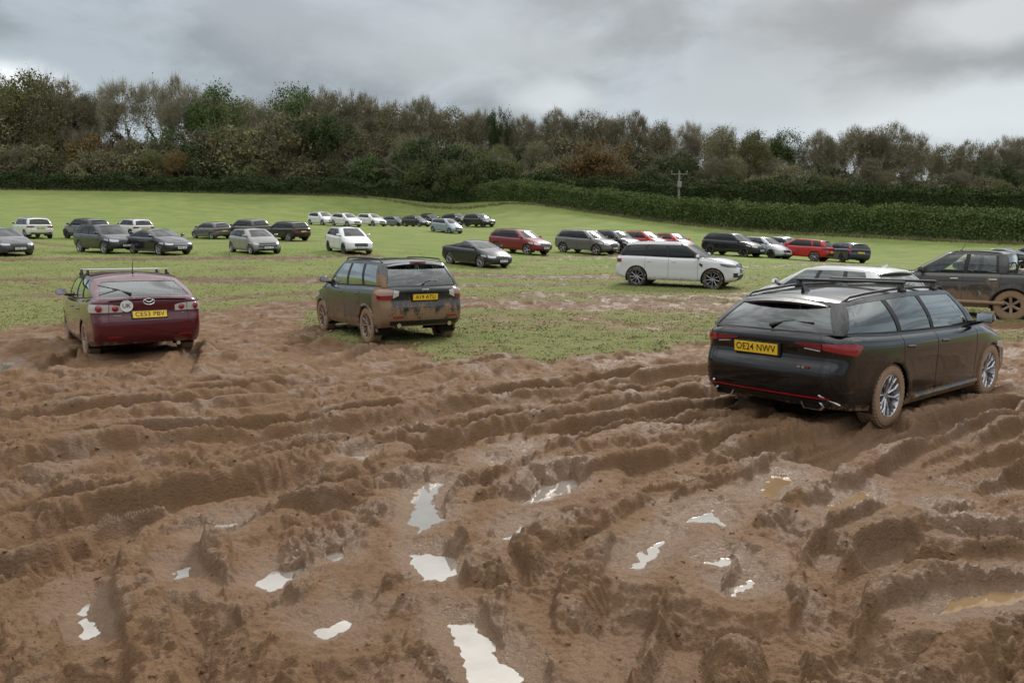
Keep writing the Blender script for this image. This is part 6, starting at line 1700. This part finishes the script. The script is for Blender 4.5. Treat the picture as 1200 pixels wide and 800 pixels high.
hedge('rough_hedgerow', W2([(560, 128), (700, 116), (850, 108), (1000, 104), (1200, 97), (1400, 94)]), 3.4, 3.0, LEAF['dark'], 50000, 'dark rough hedgerow at the foot of the wood behind the clipped hedge', 43, .3, .26)
# weeds and rough grass along the hedge bottoms
R_ = np.random.default_rng(77); seg_p = smooth_line(np.array(W2([(-200, 128.6), (0, 128.6), (300, 128.6), (450, 125), (600, 115.5), (700, 103.6), (800, 91.8), (1000, 78.8), (1200, 69), (1400, 62)])), 10)
n = 9000; k = R_.integers(0, len(seg_p)-1, n); u = R_.random(n)[:, None]; c = seg_p[k]*(1-u)+seg_p[k+1]*u; c = c+R_.normal(size=(n, 2))*.35
z = base_z(c[:, 0], c[:, 1]); h = .18+.35*R_.random(n)**2*(1+.8*pn(c[:, 0]*.3, c[:, 1]*.3, 5)); an = R_.random(n)*6.28
V = np.zeros((n*3, 3)); V[0::3] = np.stack([c[:, 0]-np.cos(an)*.06, c[:, 1]-np.sin(an)*.06, z-.05], 1); V[1::3] = np.stack([c[:, 0]+np.cos(an)*.06, c[:, 1]+np.sin(an)*.06, z-.05], 1); V[2::3] = np.stack([c[:, 0]+R_.normal(size=n)*.1, c[:, 1], z+h], 1)
wm = simple('dry_weeds', (.17, .155, .07), .9, var=.4, vs=.6)
tag(link('rough_grass', mesh_np('rough_grass', V, np.arange(n*3).reshape(-1, 3), [wm], smooth=False)), 'dry rough grass growing along the foot of the hedges', 'grass', kind='stuff')

# ------------------------------------------------------------------ utility pole
q = at_depth(795, 244, 99); zt_ = at_depth(795, 201, 99)[2]; bz = float(base_z(q[0], q[1]))
pole = bpy.data.objects.new('utility_pole', None); COL.objects.link(pole); pole.location = (q[0], q[1], bz-.3); tag(pole, 'wooden utility pole with a cross-arm rising behind the clipped hedge', 'utility pole')
pm = simple('weathered_pole_wood', (.22, .205, .175), .85, var=.25); H_ = zt_-bz+.3
mb = MB(); mb.tube([(0, 0, 0), (0, 0, H_)], [.17, .13], 10); mb.build('pole', pm, pole)
mb = MB(); mb.box((0, 0, H_-.35), (2.2, .10, .12), 0, bev=.02); mb.tube([(-.7, .08, H_-.38), (0, .12, H_-1.1)], .03, 5); mb.tube([(.7, .08, H_-.38), (0, .12, H_-1.1)], .03, 5); mb.build('cross_arm', pm, pole)
for X_ in (-1.0, 0.0, 1.0):
    mb = MB(); mb.lathe([(.02, 0), (.02, .10), (.07, .12), (.08, .2), (.05, .24), (.07, .28), (.06, .36), (.001, .38)], 10, 0, 'Z', (X_, 0, H_-.27)); mb.build('insulator', simple('insulator_glaze', (.25, .22, .2), .3), pole)
mb = MB(); mb.box((0, -.28, H_-1.7), (.5, .4, .75), 0, bev=.05); mb.build('transformer', simple('grey_transformer', (.25, .27, .27), .5), pole)
